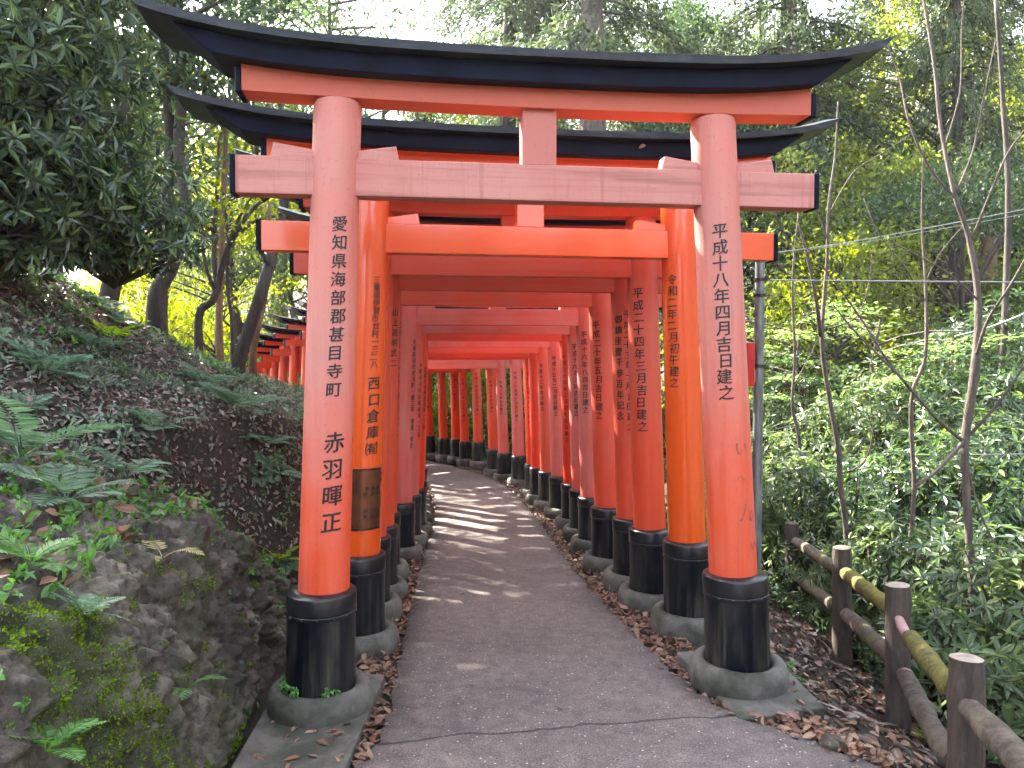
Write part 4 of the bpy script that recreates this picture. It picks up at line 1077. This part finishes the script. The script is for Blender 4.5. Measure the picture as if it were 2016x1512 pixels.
def wire(label, pts, r=.004, n=28, sag=.0):
    P = [np.array(tuple(at(*p))) for p in pts]; t = np.linspace(0, 1, n)[:, None]
    Q = catmull(P, 12) if len(P) > 2 else P[0] * (1 - t) + P[1] * t - np.array([0, 0, 1]) * sag * 4 * t * (1 - t)
    mb = MB(); mb.add2(*tube(Q, r, 6)); link('cable', mb.mesh('cable', True), None, M['wire'], label=label, cat='cable')
wire('thin cable running level to the right from the pole clamp', [(1492, 551, 5.9), (1700, 553, 5.7), (2080, 556, 5.4)], .005)
wire('upper pale cable rising to the right edge', [(1490, 502, 5.9), (1700, 472, 6.2), (2080, 400, 6.6)], .0045)
wire('lower twin of the rising pale cable', [(1490, 500, 5.9), (1700, 477, 6.2), (2080, 410, 6.6)], .003)
wire('short bright cable slanting up past the tallest sapling', [(1880, 662, 6.4), (1960, 640, 6.0), (2080, 590, 5.6)], .005)
wire('dark cable low behind the saplings at the right edge', [(1910, 895, 5.4), (2080, 893, 5.3)], .003)
wire('slack dark cable from the sapling foot to the right edge', [(1912, 1164, 4.9), (1980, 1165, 4.8), (2080, 1172, 4.7)], .005)

# ------------------------------------------------------------ log fence
def fence():
    posts = [(1559, 1030, 6.9, .125), (1657, 1078, 5.2, .125), (1768, 1152, 3.9, .122), (1902, 1296, 2.8, .122)]
    e0 = at(1657, 1078, 5.2); root = empty('log_fence', (e0.x, e0.y, gz(e0.x, e0.y)), label='log fence of round posts and mossy rails along the right edge of the path', cat='fence'); o = np.array(tuple(root.location))
    tops = []
    for k, (px, py, D, dia) in enumerate(posts + [(None, None, None, .12)]):
        t = at(px, py, D) if px else Vector((1.46, 1.62, .56)); tops.append(t)
        zb = min(gz(t.x, t.y), t.z - .7) - .35; zs = np.linspace(zb, t.z, 16); P = np.c_[t.x + rng.normal(0, .002, 16) + (zs - t.z) * -.02, t.y + rng.normal(0, .002, 16), zs] - o
        r = dia / 2 * (1 + rng.normal(0, .02, 16)); r[-1] = dia / 2 * .93
        mb = MB(); V, F, F3 = tube(P, r, 18, False, .02); mb.add(V, F); p = link('post', auto_smooth(mb.mesh('post'), 50), root, M['wood_post'])
        top = V[-18:]; c = top.mean(0); V2 = np.vstack([top, top * .75 + c * .25 + np.array([0, 0, .006]), c + np.array([0, 0, .008])])
        F4 = [(i, (i + 1) % 18, 18 + (i + 1) % 18, 18 + i) for i in range(18)]; F3 = [(18 + i, 18 + (i + 1) % 18, 36) for i in range(18)]
        mb = MB(); mb.add2(V2 + np.array([0, 0, .001]), F4, F3); link('sawn_top', mb.mesh('sawn_top'), p, M['wood_end'] if k >= 2 else M['wood_rail'])
    def rail(a, b, d, mat, end=True, nm='rail'):
        a, b = np.array(tuple(a)), np.array(tuple(b)); t = np.linspace(0, 1, 26)[:, None]
        P = a + (b - a) * t + np.cumsum(rng.normal(0, .0015, (26, 3)), 0) - o; r = d / 2 * (1 + .05 * np.sin(t[:, 0] * 9 + d * 50) + rng.normal(0, .025, 26))
        r[0] *= .7; r[-1] *= .7
        mb = MB(); mb.add2(*tube(P, r, 14, True, .045)); link(nm, auto_smooth(mb.mesh(nm), 60), root, mat)
    rail(at(1567, 1066, 6.85), at(1650, 1118, 5.25), .088, M['wood_rail'])
    rail(at(1663, 1128, 5.15), at(1757, 1205, 3.95), .090, M['wood_moss'])
    rail(at(1792, 1252, 3.70), at(1880, 1362, 2.88), .086, M['wood_moss'])
    rail(at(1762, 1206, 3.95), at(1795, 1256, 3.66), .046, M['pipe'], nm='pipe')
    rail(at(1905, 1392, 2.74), Vector((1.50, 1.66, .30)), .094, M['wood_rail'])
    rail(at(1567, 1133, 6.85), at(1650, 1195, 5.25), .088, M['wood_rail'])
    rail(at(1665, 1208, 5.12), at(1755, 1300, 3.97), .092, M['wood_rail'])
    rail(at(1780, 1326, 3.84), at(1882, 1500, 2.88), .088, M['wood_rail'])
    rail(at(1912, 1560, 2.72), Vector((1.50, 1.66, -.06)), .09, M['wood_rail'])
fence()

# ------------------------------------------------------------ big evergreens on the upper left and shrubs on the right
def shrub(label, c, rad, nw, per, L, W, leaf, name='shrub', cat='shrub', spread=1.0, low=-.2, foot=None, seed=0, inner=.55):
    c = np.array(c, float); rad = np.array(rad, float); P = []
    while len(P) < nw:
        q = rdir(nw); q = q[q[:, 2] > low]; q = q * (rng.uniform(inner, 1.0, (len(q), 1)) ** .6)
        q = q * (1 + .28 * vnoise(q * 2.2 + seed * 3.1, seed)[:, None]); q = q[vnoise(q * 2.6 + 9.1 + seed, seed + 2) > -.42]; P += list(q)
    q = np.array(P[:nw]); out = unit(q / 1.0 + np.array([0, 0, .35])); Pw = c + q * rad
    V, F = whorls(Pw, out + rng.normal(0, .35, out.shape), per, L, W, spread)
    f = foot if foot is not None else (c[0], c[1], gz(c[0], c[1]) - .1)
    e = empty(name, f, label=label, cat=cat); o = np.array(f)
    link('foliage', bulk('foliage', V - o, F, False, M[leaf]), e)
    mb = MB(); stems(mb, (0, 0, 0), Pw[::max(1, nw // 60)] - o, .022, .004, 5, .2); link('stem', mb.mesh('stem', True), e, M['bark_dark'])
    return e
shrub('big evergreen filling the upper left corner with glossy leaves', (-3.72, 5.7, 4.1), (1.22, 1.2, 1.35), 1400, 8, .135, .038, 'leaf_shrub', 'evergreen_tree', 'tree', .85, -1.1, (-4.0, 6.3, 2.4), 1, .2)
shrub('evergreen with drooping glossy leaves at the left edge, under the big one', (-4.0, 5.6, 2.95), (1.35, 1.1, .95), 950, 8, .13, .036, 'leaf_shrub', 'evergreen_tree', 'tree', .85, -1.1, (-4.3, 6.2, 2.3), 2, .2)
shrub('evergreen reaching over the slope towards the two dark trunks', (-3.35, 6.6, 2.75), (.75, .9, .50), 420, 8, .12, .035, 'leaf_shrub', 'evergreen_tree', 'tree', .85, -1.1, (-3.6, 7.0, 2.2), 3, .2)
RS = [ # px, py(centre), D, rx, rz, n, L, leaf, label
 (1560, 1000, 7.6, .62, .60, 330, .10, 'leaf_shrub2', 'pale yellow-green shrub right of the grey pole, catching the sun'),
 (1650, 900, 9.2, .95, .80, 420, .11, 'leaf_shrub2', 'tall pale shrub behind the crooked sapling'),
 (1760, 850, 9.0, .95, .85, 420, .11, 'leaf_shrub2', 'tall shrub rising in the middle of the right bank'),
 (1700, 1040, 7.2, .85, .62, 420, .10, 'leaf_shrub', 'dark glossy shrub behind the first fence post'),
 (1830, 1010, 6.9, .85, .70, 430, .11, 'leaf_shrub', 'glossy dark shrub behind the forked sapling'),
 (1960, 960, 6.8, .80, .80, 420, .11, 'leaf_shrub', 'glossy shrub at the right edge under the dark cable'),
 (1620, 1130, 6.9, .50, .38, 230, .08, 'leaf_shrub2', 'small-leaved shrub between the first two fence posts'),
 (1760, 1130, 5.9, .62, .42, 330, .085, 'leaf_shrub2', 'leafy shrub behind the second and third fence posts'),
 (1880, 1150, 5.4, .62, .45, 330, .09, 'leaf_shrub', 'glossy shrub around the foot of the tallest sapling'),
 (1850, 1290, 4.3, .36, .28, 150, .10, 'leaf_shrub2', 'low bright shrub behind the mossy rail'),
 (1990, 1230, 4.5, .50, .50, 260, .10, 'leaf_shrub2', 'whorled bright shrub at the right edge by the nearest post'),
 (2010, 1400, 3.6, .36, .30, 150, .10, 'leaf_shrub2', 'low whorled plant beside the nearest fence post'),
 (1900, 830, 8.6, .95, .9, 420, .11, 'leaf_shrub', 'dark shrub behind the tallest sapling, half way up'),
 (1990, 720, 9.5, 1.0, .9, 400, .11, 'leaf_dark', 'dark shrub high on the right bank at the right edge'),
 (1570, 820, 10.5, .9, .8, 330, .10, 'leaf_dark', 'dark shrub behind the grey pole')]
for i, (px, py, D, rx, rz, n, L, lf, lab) in enumerate(RS):
    c = at(px, py, D); shrub(lab, c, (rx, rx * .95, rz), n, 7, L, L * .31, lf, seed=10 + i, low=-.75, inner=.35)

# ------------------------------------------------------------ ferns
def fern_mesh(nf, Lf, seed, curl=.5, pin=.30):
    global rng
    keep = rng; rng = np.random.default_rng(seed); PP, DD, NN, LL, WW = [], [], [], [], []; mb = MB()
    for k in range(nf):
        a = k / nf * 6.28 + rng.normal(0, .25); el = rng.uniform(.45, 1.0); L = Lf * rng.uniform(.7, 1.1); n = 22; t = np.linspace(0, 1, n)
        h = np.array([math.cos(a), math.sin(a), 0]); ang = el - curl * 1.6 * t; dx = np.cumsum(np.cos(ang)) / n * L; dz = np.cumsum(np.sin(ang)) / n * L
        p = h[None] * dx[:, None] + np.array([0, 0, 1]) * dz[:, None]; tg = unit(np.gradient(p, axis=0)); side = np.cross(tg, [0, 0, 1.0]); side = unit(side); nrm = np.cross(side, tg)
        mb.add2(*tube(p, np.linspace(.003, .0008, n), 4, False))
        for s in (-1, 1):
            m = t > .16; pl_ = pin * L * np.sin(np.clip((t - .05) / .95, 0, 1) ** .75 * math.pi) ** .8 + .004
            PP.append(p[m]); DD.append(unit(side[m] * s + tg[m] * .45 + rng.normal(0, .05, (m.sum(), 3)))); NN.append(nrm[m]); LL.append(pl_[m]); WW.append(np.full(m.sum(), L / n * .95))
    P, D, Nn, L, W = map(np.concatenate, (PP, DD, NN, LL, WW))
    V, F = leaves(P, D, Nn, L, W, 'h', .08, .10); mb.add(V, F); me = mb.mesh('fronds'); rng = keep; return me
FM = [fern_mesh(8, .42, 5), fern_mesh(6, .36, 6, .65), fern_mesh(9, .30, 7, .4), fern_mesh(3, .34, 8, .75)]
def rb_point(px, py):
    """closest point of rock bank or ground under a pixel"""
    best = None
    o = np.array(tuple(EYE)); d = np.array(tuple(at(px, py, 1.0) - EYE)); q = RB.reshape(-1, 3) - o; t = q @ d / (d @ d)
    dist = np.linalg.norm(q - t[:, None] * d, axis=1); m = (t > .5) & (dist < .02)
    tr = t[m].min() if m.any() else 99
    ts = np.arange(1.6, 14, .03); X = o[0] + d[0] * ts; Y = o[1] + d[1] * ts; Z = o[2] + d[2] * ts; g = ground_z(X, Y); h = np.where(Z < g)[0]
    tg_ = ts[h[0]] if len(h) else 99
    t = min(tr, tg_); return Vector(o + d * t)
def plant(me, px, py, sc, mat, label, name='fern', cat='fern', tilt=.35, rz=None, parent_name='fronds'):
    p = rb_point(px, py); e = empty(name, p, rz if rz is not None else rng.random() * 6.28, sc, label=label, cat=cat)
    e.rotation_euler = (rng.normal(0, .1), tilt * .6, 0) if rz is None else (0, tilt, rz); 
    if rz is None: e.rotation_euler[2] = rng.random() * 1.0
    link(parent_name, me, e, mat); return e
plant(FM[0], 40, 905, 1.25, M['fern'], 'large pale blue-green fern at the left edge of the slope')
plant(FM[0], 300, 850, .8, M['fern'], 'blue-green fern in the middle of the dark bare patch')
plant(FM[1], 400, 760, 1.15, M['fern'], 'silvery arching fern below the leaning trunk')
plant(FM[1], 180, 690, 1.1, M['fern'], 'fern beside the dark hollow on the slope')
plant(FM[2], 215, 665, .9, M['fern_lime'], 'small lime-green fern above the dark hollow')
plant(FM[0], 460, 810, 1.0, M['fern'], 'fern half way down the bank left of the front pillar')
plant(FM[2], 90, 740, 1.2, M['fern'], 'fern at the left with tattered pale fronds')
plant(FM[3], 320, 1100, .62, M['fern_pale'], 'dried cream-coloured fern growing out of the rock top', tilt=.5)
plant(FM[2], 545, 1105, .62, M['fern_lime'], 'bright lime fern at the end of the rock beside the front gate')
plant(FM[2], 160, 1210, .42, M['fern'], 'little fern hanging in a crack near the top of the rock', tilt=.8)
plant(FM[3], 365, 1360, .52, M['weed'], 'fern with three broad fronds low on the rock face', tilt=.5)
plant(FM[2], 90, 1480, .5, M['weed'], 'small fern at the bottom left corner of the rock')
plant(FM[2], 250, 600, 1.0, M['fern'], 'fern high on the slope below the evergreen')
plant(FM[1], 520, 880, .9, M['fern'], 'dark fern on the bank close to the front gate pillar')
plant(FM[0], 130, 990, .8, M['fern'], 'ragged fern on the shelf above the rock')
plant(FM[1], 250, 940, .8, M['fern'], 'low fern in the middle of the shelf')
plant(FM[2], 60, 1110, .5, M['weed'], 'small leafy plant among brown leaves on the rock top')
plant(FM[2], 1570, 1100, 1.0, M['fern'], 'grassy tuft of fern at the foot of the first fence post')
plant(FM[2], 1530, 1330, .5, M['weed'], 'weedy tuft beside the right slab')
plant(FM[2], 1835, 1465, .45, M['fern_lime'], 'small green tuft in the dirt between the two nearest posts')

# ------------------------------------------------------------ ground cover that nobody could count
def scatter_ground(n, x0, x1, y0, y1, cond=None):
    x = rng.uniform(x0, x1, n); y = y0 + (y1 - y0) * rng.random(n) ** 1.35
    if cond is not None:
        m = cond(x, y); x, y = x[m], y[m]
    z = ground_z(x, y); e = .03
    nx_ = -(ground_z(x + e, y) - z) / e; ny_ = -(ground_z(x, y + e) - z) / e
    Nn = unit(np.stack([nx_, ny_, np.ones(len(x))], 1)); return np.stack([x, y, z], 1), Nn
def rock_scatter(n, mask=None, vlo=0.0, vhi=1.0):
    nu, nv = RB.shape[:2]; i = rng.integers(1, nu - 1, n); j = rng.integers(max(1, int(nv * vlo)), int((nv - 1) * vhi), n)
    P = RB[i, j] + (RB[i + 1, j] - RB[i, j]) * rng.random((n, 1)); Nn = unit(np.cross(RB[i + 1, j] - RB[i - 1, j], RB[i, j + 1] - RB[i, j - 1])); Nn *= np.where(Nn[:, 2:3] < -.2, -1, 1)
    Nn = np.where((Nn @ np.array([.7, -.3, .6]))[:, None] < 0, -Nn, Nn)
    if mask is not None: m = mask(P); P, Nn = P[m], Nn[m]
    return P, Nn
def flat_leaves(P, Nn, L0, L1, ratio=.5, lift=.008, tilt=.35, kind='h', curl=.3):
    n = len(P); T_ = rdir(n); D = unit(np.cross(Nn, T_) + rng.normal(0, tilt * .4, (n, 3))); N2 = unit(Nn + rng.normal(0, tilt, (n, 3)))
    L = rng.uniform(L0, L1, n); return leaves(P + Nn * rng.uniform(.002, lift, (n, 1)), D, N2, L, L * ratio * rng.uniform(.7, 1.2, n), kind, curl, rng.normal(0, .08))
def stuff(name, parts, mat, label):
    mb = MB()
    for V, F in parts: mb.add(V, F)
    return link(name, mb.mesh(name), None, mat, label=label, cat=name.replace('_', ' '), kind='stuff')

# fallen leaves beside the path, in the strips between asphalt and footings
def edge_strip(n, y0, y1, side, off0, off1):
    k = rng.integers(0, len(EL) - 1, n * 3); E = EL if side < 0 else ER
    P = E[k] + (E[k + 1] - E[k]) * rng.random((len(k), 1)); m = (P[:, 1] > y0) & (P[:, 1] < y1); P = P[m]
    wgt = rng.random(len(P)) < np.clip(3.6 / P[:, 1], .25, 1); P = P[wgt][:n]
    d = rng.uniform(off0, off1, len(P)) * side; P = P + np.stack([d, d * 0, d * 0], 1); P[:, 2] = np.maximum(ground_z(P[:, 0], P[:, 1]), P[:, 2] - .05) + rng.uniform(0, .035, len(P))
    return P
Pl = np.concatenate([edge_strip(2600, 2.9, 16, -1, -.02, .22), edge_strip(3600, 2.9, 16, 1, -.03, .26)])
U1 = np.tile([[0, 0, 1.0]], (len(Pl), 1))
stuff('fallen_leaves', [flat_leaves(Pl, U1, .030, .070, .5, .02, .45)], M['litter'], 'drifts of fallen brown leaves along both edges of the path')
P, Nn = scatter_ground(6500, .9, 3.1, 2.2, 8, lambda x, y: x > 1.25 + .0 * y)
stuff('fallen_leaves', [flat_leaves(P, Nn, .030, .085, .5, .02, .4)], M['litter_dull'], 'brown leaf litter on the bare earth around the log fence')
P, Nn = scatter_ground(700, .9, 2.6, 2.2, 6, lambda x, y: x > 1.3)
stuff('fallen_leaves', [flat_leaves(P, Nn, .040, .080, .5, .02, .4)], M['litter'], 'scattered fresher tan leaves on the earth inside the fence')
slope = lambda x, y: (nearest(x, y)[0] < -1.25)
P, Nn = scatter_ground(42000, -5.2, -1.3, 3.0, 11, slope)
stuff('leaf_litter', [flat_leaves(P, Nn, .02, .06, .5, .03, .55, 'f')], M['litter_dull'], 'dull leaf litter covering the left slope')
P, Nn = rock_scatter(420, None, .52, 1.0)
stuff('fallen_leaves', [flat_leaves(P, Nn, .04, .11, .5, .02, .4)], M['litter'], 'russet leaves lying on the top of the rock bank')
# slab leaves
P = np.array([[rng.uniform(-1.02, -.66), rng.uniform(2.9, 3.3), .018] for _ in range(22)] + [[rng.uniform(1.0, 1.36), rng.uniform(3.42, 3.6), .014] for _ in range(6)])
stuff('fallen_leaves', [flat_leaves(P, np.tile([[0, 0, 1.]], (len(P), 1)), .04, .075, .45, .006, .15)], M['litter'], 'few reddish leaves lying on the concrete slabs')
P = []
while len(P) < 26:
    y = rng.uniform(2.9, 9); x = np.interp(y, PC[:110, 1], PC[:110, 0]) + rng.uniform(-.6, .65); P.append([x, y, path_z(y) + .014])
P = np.array(P); stuff('fallen_leaves', [flat_leaves(P, np.tile([[0, 0, 1.]], (len(P), 1)), .025, .05, .45, .004, .15)], M['litter'], 'single leaves scattered on the asphalt')

# undergrowth sprigs on the left slope
def sprigs(P, Nn, per, L, W, h, kind='f'):
    n = len(P); up = unit(Nn * .5 + np.array([.15, -.25, .9])); Q = np.repeat(P, per, 0) + np.repeat(up, per, 0) * rng.uniform(.1, 1, (n * per, 1)) * h
    D = unit(rdir(n * per) + np.array([.1, -.25, .0])); return leaves(Q, D, unit(rdir(n * per, 1.2)), rng.uniform(.5, 1.15, n * per) * L, rng.uniform(.6, 1.1, n * per) * W, kind)
clump = lambda s, th: (lambda x, y: (nearest(x, y)[0] < -1.2) & (vnoise(np.stack([x, y, x * 0], 1) * 1.9, s) > th))
P, Nn = scatter_ground(6500, -5.2, -1.2, 3.4, 10, clump(60, .0)); stuff('undergrowth', [sprigs(P, Nn, 5, .065, .024, .07)], M['slope_leaf'], 'dark glossy seedlings and creepers on the left slope')
P, Nn = scatter_ground(2200, -5.2, -1.2, 3.0, 10, clump(64, .2)); stuff('undergrowth', [sprigs(P, Nn, 5, .05, .025, .09)], M['weed'], 'fresh green sprigs dotted over the left slope')
def fern_stuff(n, cond, x0, x1, y0, y1, s0, s1, mat, label):
    P, Nn = scatter_ground(n, x0, x1, y0, y1, cond); mb = MB()
    for p, nn in zip(P, Nn):
        me = FM[rng.integers(0, 3)]; 
        if me.name not in _fv:
            co = np.empty(len(me.vertices) * 3, np.float32); me.vertices.foreach_get('co', co); pol = [list(q.vertices) for q in me.polygons]
            _fv[me.name] = (co.reshape(-1, 3), np.array([q for q in pol if len(q) == 4]))
        co, F4 = _fv[me.name]; s = rng.uniform(s0, s1); M3 = np.array(Matrix.Rotation(rng.random() * 6.28, 3, 'Z')); tq = np.array(Vector((0, 0, 1)).rotation_difference(Vector(nn) * .6 + Vector((.1, -.1, .7))).to_matrix())
        mb.add(co @ M3.T @ tq.T * s + p, F4)
    link('fern_cover', mb.mesh('fern_cover'), None, mat, label=label, cat='fern cover', kind='stuff')
_fv = {}
fern_stuff(170, clump(70, .0), -5, -1.2, 3.2, 9.5, .25, .6, M['fern'], 'small ferns spread over the left slope')
fern_stuff(120, lambda x, y: nearest(x, y)[0] > 2.5, 2.3, 5, 4.0, 11, .4, .9, M['fern'], 'small ferns under the shrubs beyond the fence')
# ivy on the dark bank close to the pillars
P, Nn = scatter_ground(3600, -2.3, -1.15, 4.2, 9.5, lambda x, y: (nearest(x, y)[0] < -1.18)); stuff('ivy', [flat_leaves(P, Nn, .018, .042, .8, .05, .6, 'f')], M['slope_leaf'], 'dark ivy and moss on the bank beside the left row of pillars')
# ground cover right bank
P, Nn = scatter_ground(9000, 2.1, 7.5, 3.2, 13, lambda x, y: nearest(x, y)[0] > 2.35); stuff('undergrowth', [sprigs(P, Nn, 6, .085, .032, .28)], M['leaf_shrub'], 'leafy ground cover on the bank beyond the log fence')
P, Nn = scatter_ground(5000, 2.3, 8, 4, 14, lambda x, y: nearest(x, y)[0] > 2.3); stuff('undergrowth', [sprigs(P, Nn, 6, .07, .03, .35)], M['leaf_shrub2'], 'paler leafy ground cover on the right bank')
# moss on the rock
MC = [(200, 1380, .16), (300, 1420, .13), (250, 1470, .14), (255, 1290, .07), (180, 1400, .1), (380, 1150, .05), (370, 1170, .05), (150, 1330, .08), (240, 1350, .06), (200, 1225, .06), (330, 1480, .10), (290, 1390, .08), (160, 1300, .05), (30, 1230, .10), (100, 1290, .07)]
mcs = [(np.array(tuple(rb_point(a, b))), r) for a, b, r in MC]
def mossmask(P):
    f = np.zeros(len(P))
    for c, r in mcs: f = np.maximum(f, 1.25 - np.linalg.norm(P - c, axis=1) / r)
    f = np.maximum(f, (fbm(P * 2.4, 3, 80) - .42) * 1.2)
    return f + .45 * fbm(P * 14, 3, 81) > .32
P, Nn = rock_scatter(330000, mossmask); n = len(P)
D = unit(Nn + rng.normal(0, .6, (n, 3)) + np.array([0, 0, .2])); V, F = leaves(P - Nn * .003, D, rdir(n), rng.uniform(.006, .016, n), rng.uniform(.004, .008, n), 'q'); stuff('moss', [(V, F)], M['moss'], 'bright green moss cushions on the rock bank')
# weeds in rock cracks and around the left footing
P, Nn = rock_scatter(240, lambda P: fbm(P * 3.1, 2, 90) > .1); stuff('weeds', [sprigs(P, Nn, 7, .030, .020, .05, 'h')], M['weed'], 'tiny round-leaved weeds rooted in the rock cracks')
P, Nn = rock_scatter(700, None, .5, 1); stuff('undergrowth', [sprigs(P, Nn, 5, .045, .022, .06, 'h')], M['weed'], 'small green plants on the top of the rock bank')
a = np.repeat(rng.uniform(2.7, 5.6, 9), 4) + rng.normal(0, .08, 36); lf = ground_at(631, 3.46, 0); P = np.stack([lf.x + .165 * np.cos(a), lf.y + .165 * np.sin(a), np.full(36, .11)], 1)
stuff('weeds', [sprigs(P, np.tile([[0, 0, 1.]], (36, 1)), 7, .024, .018, .05, 'h')], M['weed'], 'weeds sprouting between the left sleeve and its concrete footing')
# stones by the slab
for k, (px, py, D, s, lab) in enumerate([(1640, 1478, 3.1, .055, 'mossy stone at the corner of the right slab'), (1585, 1490, 3.05, .05, 'broken stone in front of the right slab'), (1676, 1388, 3.5, .028, 'rounded pebble on the earth beside the right slab'), (1615, 1330, 3.9, .03, 'small grey stone behind the right slab')]):
    p = at(px, py, D); z = gz(p.x, p.y); bm = bmesh.new(); bmesh.ops.create_icosphere(bm, subdivisions=3, radius=s)
    co = np.array([v.co[:] for v in bm.verts]); dn = fbm(co / s * 1.3 + k * 5, 3, 95) * .22
    for v, d in zip(bm.verts, dn): v.co = v.co * (1 + d); v.co.z *= .7
    me = bpy.data.meshes.new('stone'); bm.to_mesh(me); bm.free(); me.materials.append(M['rock']); auto_smooth(me, 60)
    o = link('stone', me, None, None, label=lab, cat='stone'); o.location = (p.x, p.y, z + s * .3)

# a few leaves caught on the front roofs
P = np.array([tuple(at(1656, 122, 3.72)), tuple(at(1560, 130, 3.60)), tuple(at(760, 262, 4.15)), tuple(at(1272, 286, 4.35)), tuple(at(528, 226, 4.0))]) 
stuff('fallen_leaves', [leaves(P, rdir(5) * np.array([1, .3, .3]), np.tile([[0, -.9, .5]], (5, 1)), .045, .03, 'h')], M['litter'], 'orange leaves caught on the roof edges of the front gates')

# ------------------------------------------------------------ the thin haze under the trees
def haze(density):
    mb = MB(); mb.add(*box(-97, 97, -32, 133, -9, 40)); me = mb.mesh('haze'); m = bpy.data.materials.new('haze'); m.use_nodes = True; n = m.node_tree
    n.nodes.remove(n.nodes['Principled BSDF']); v = N(n, 'ShaderNodeVolumePrincipled'); v.inputs['Color'].default_value = (.93, .95, .97, 1); v.inputs['Density'].default_value = density; v.inputs['Anisotropy'].default_value = .3
    n.links.new(v.outputs[0], n.nodes['Material Output'].inputs['Volume']); me.materials.append(m)
    link('haze', me, None, None, label='thin pale haze hanging between the trees', cat='haze', kind='stuff')
haze(.0004)
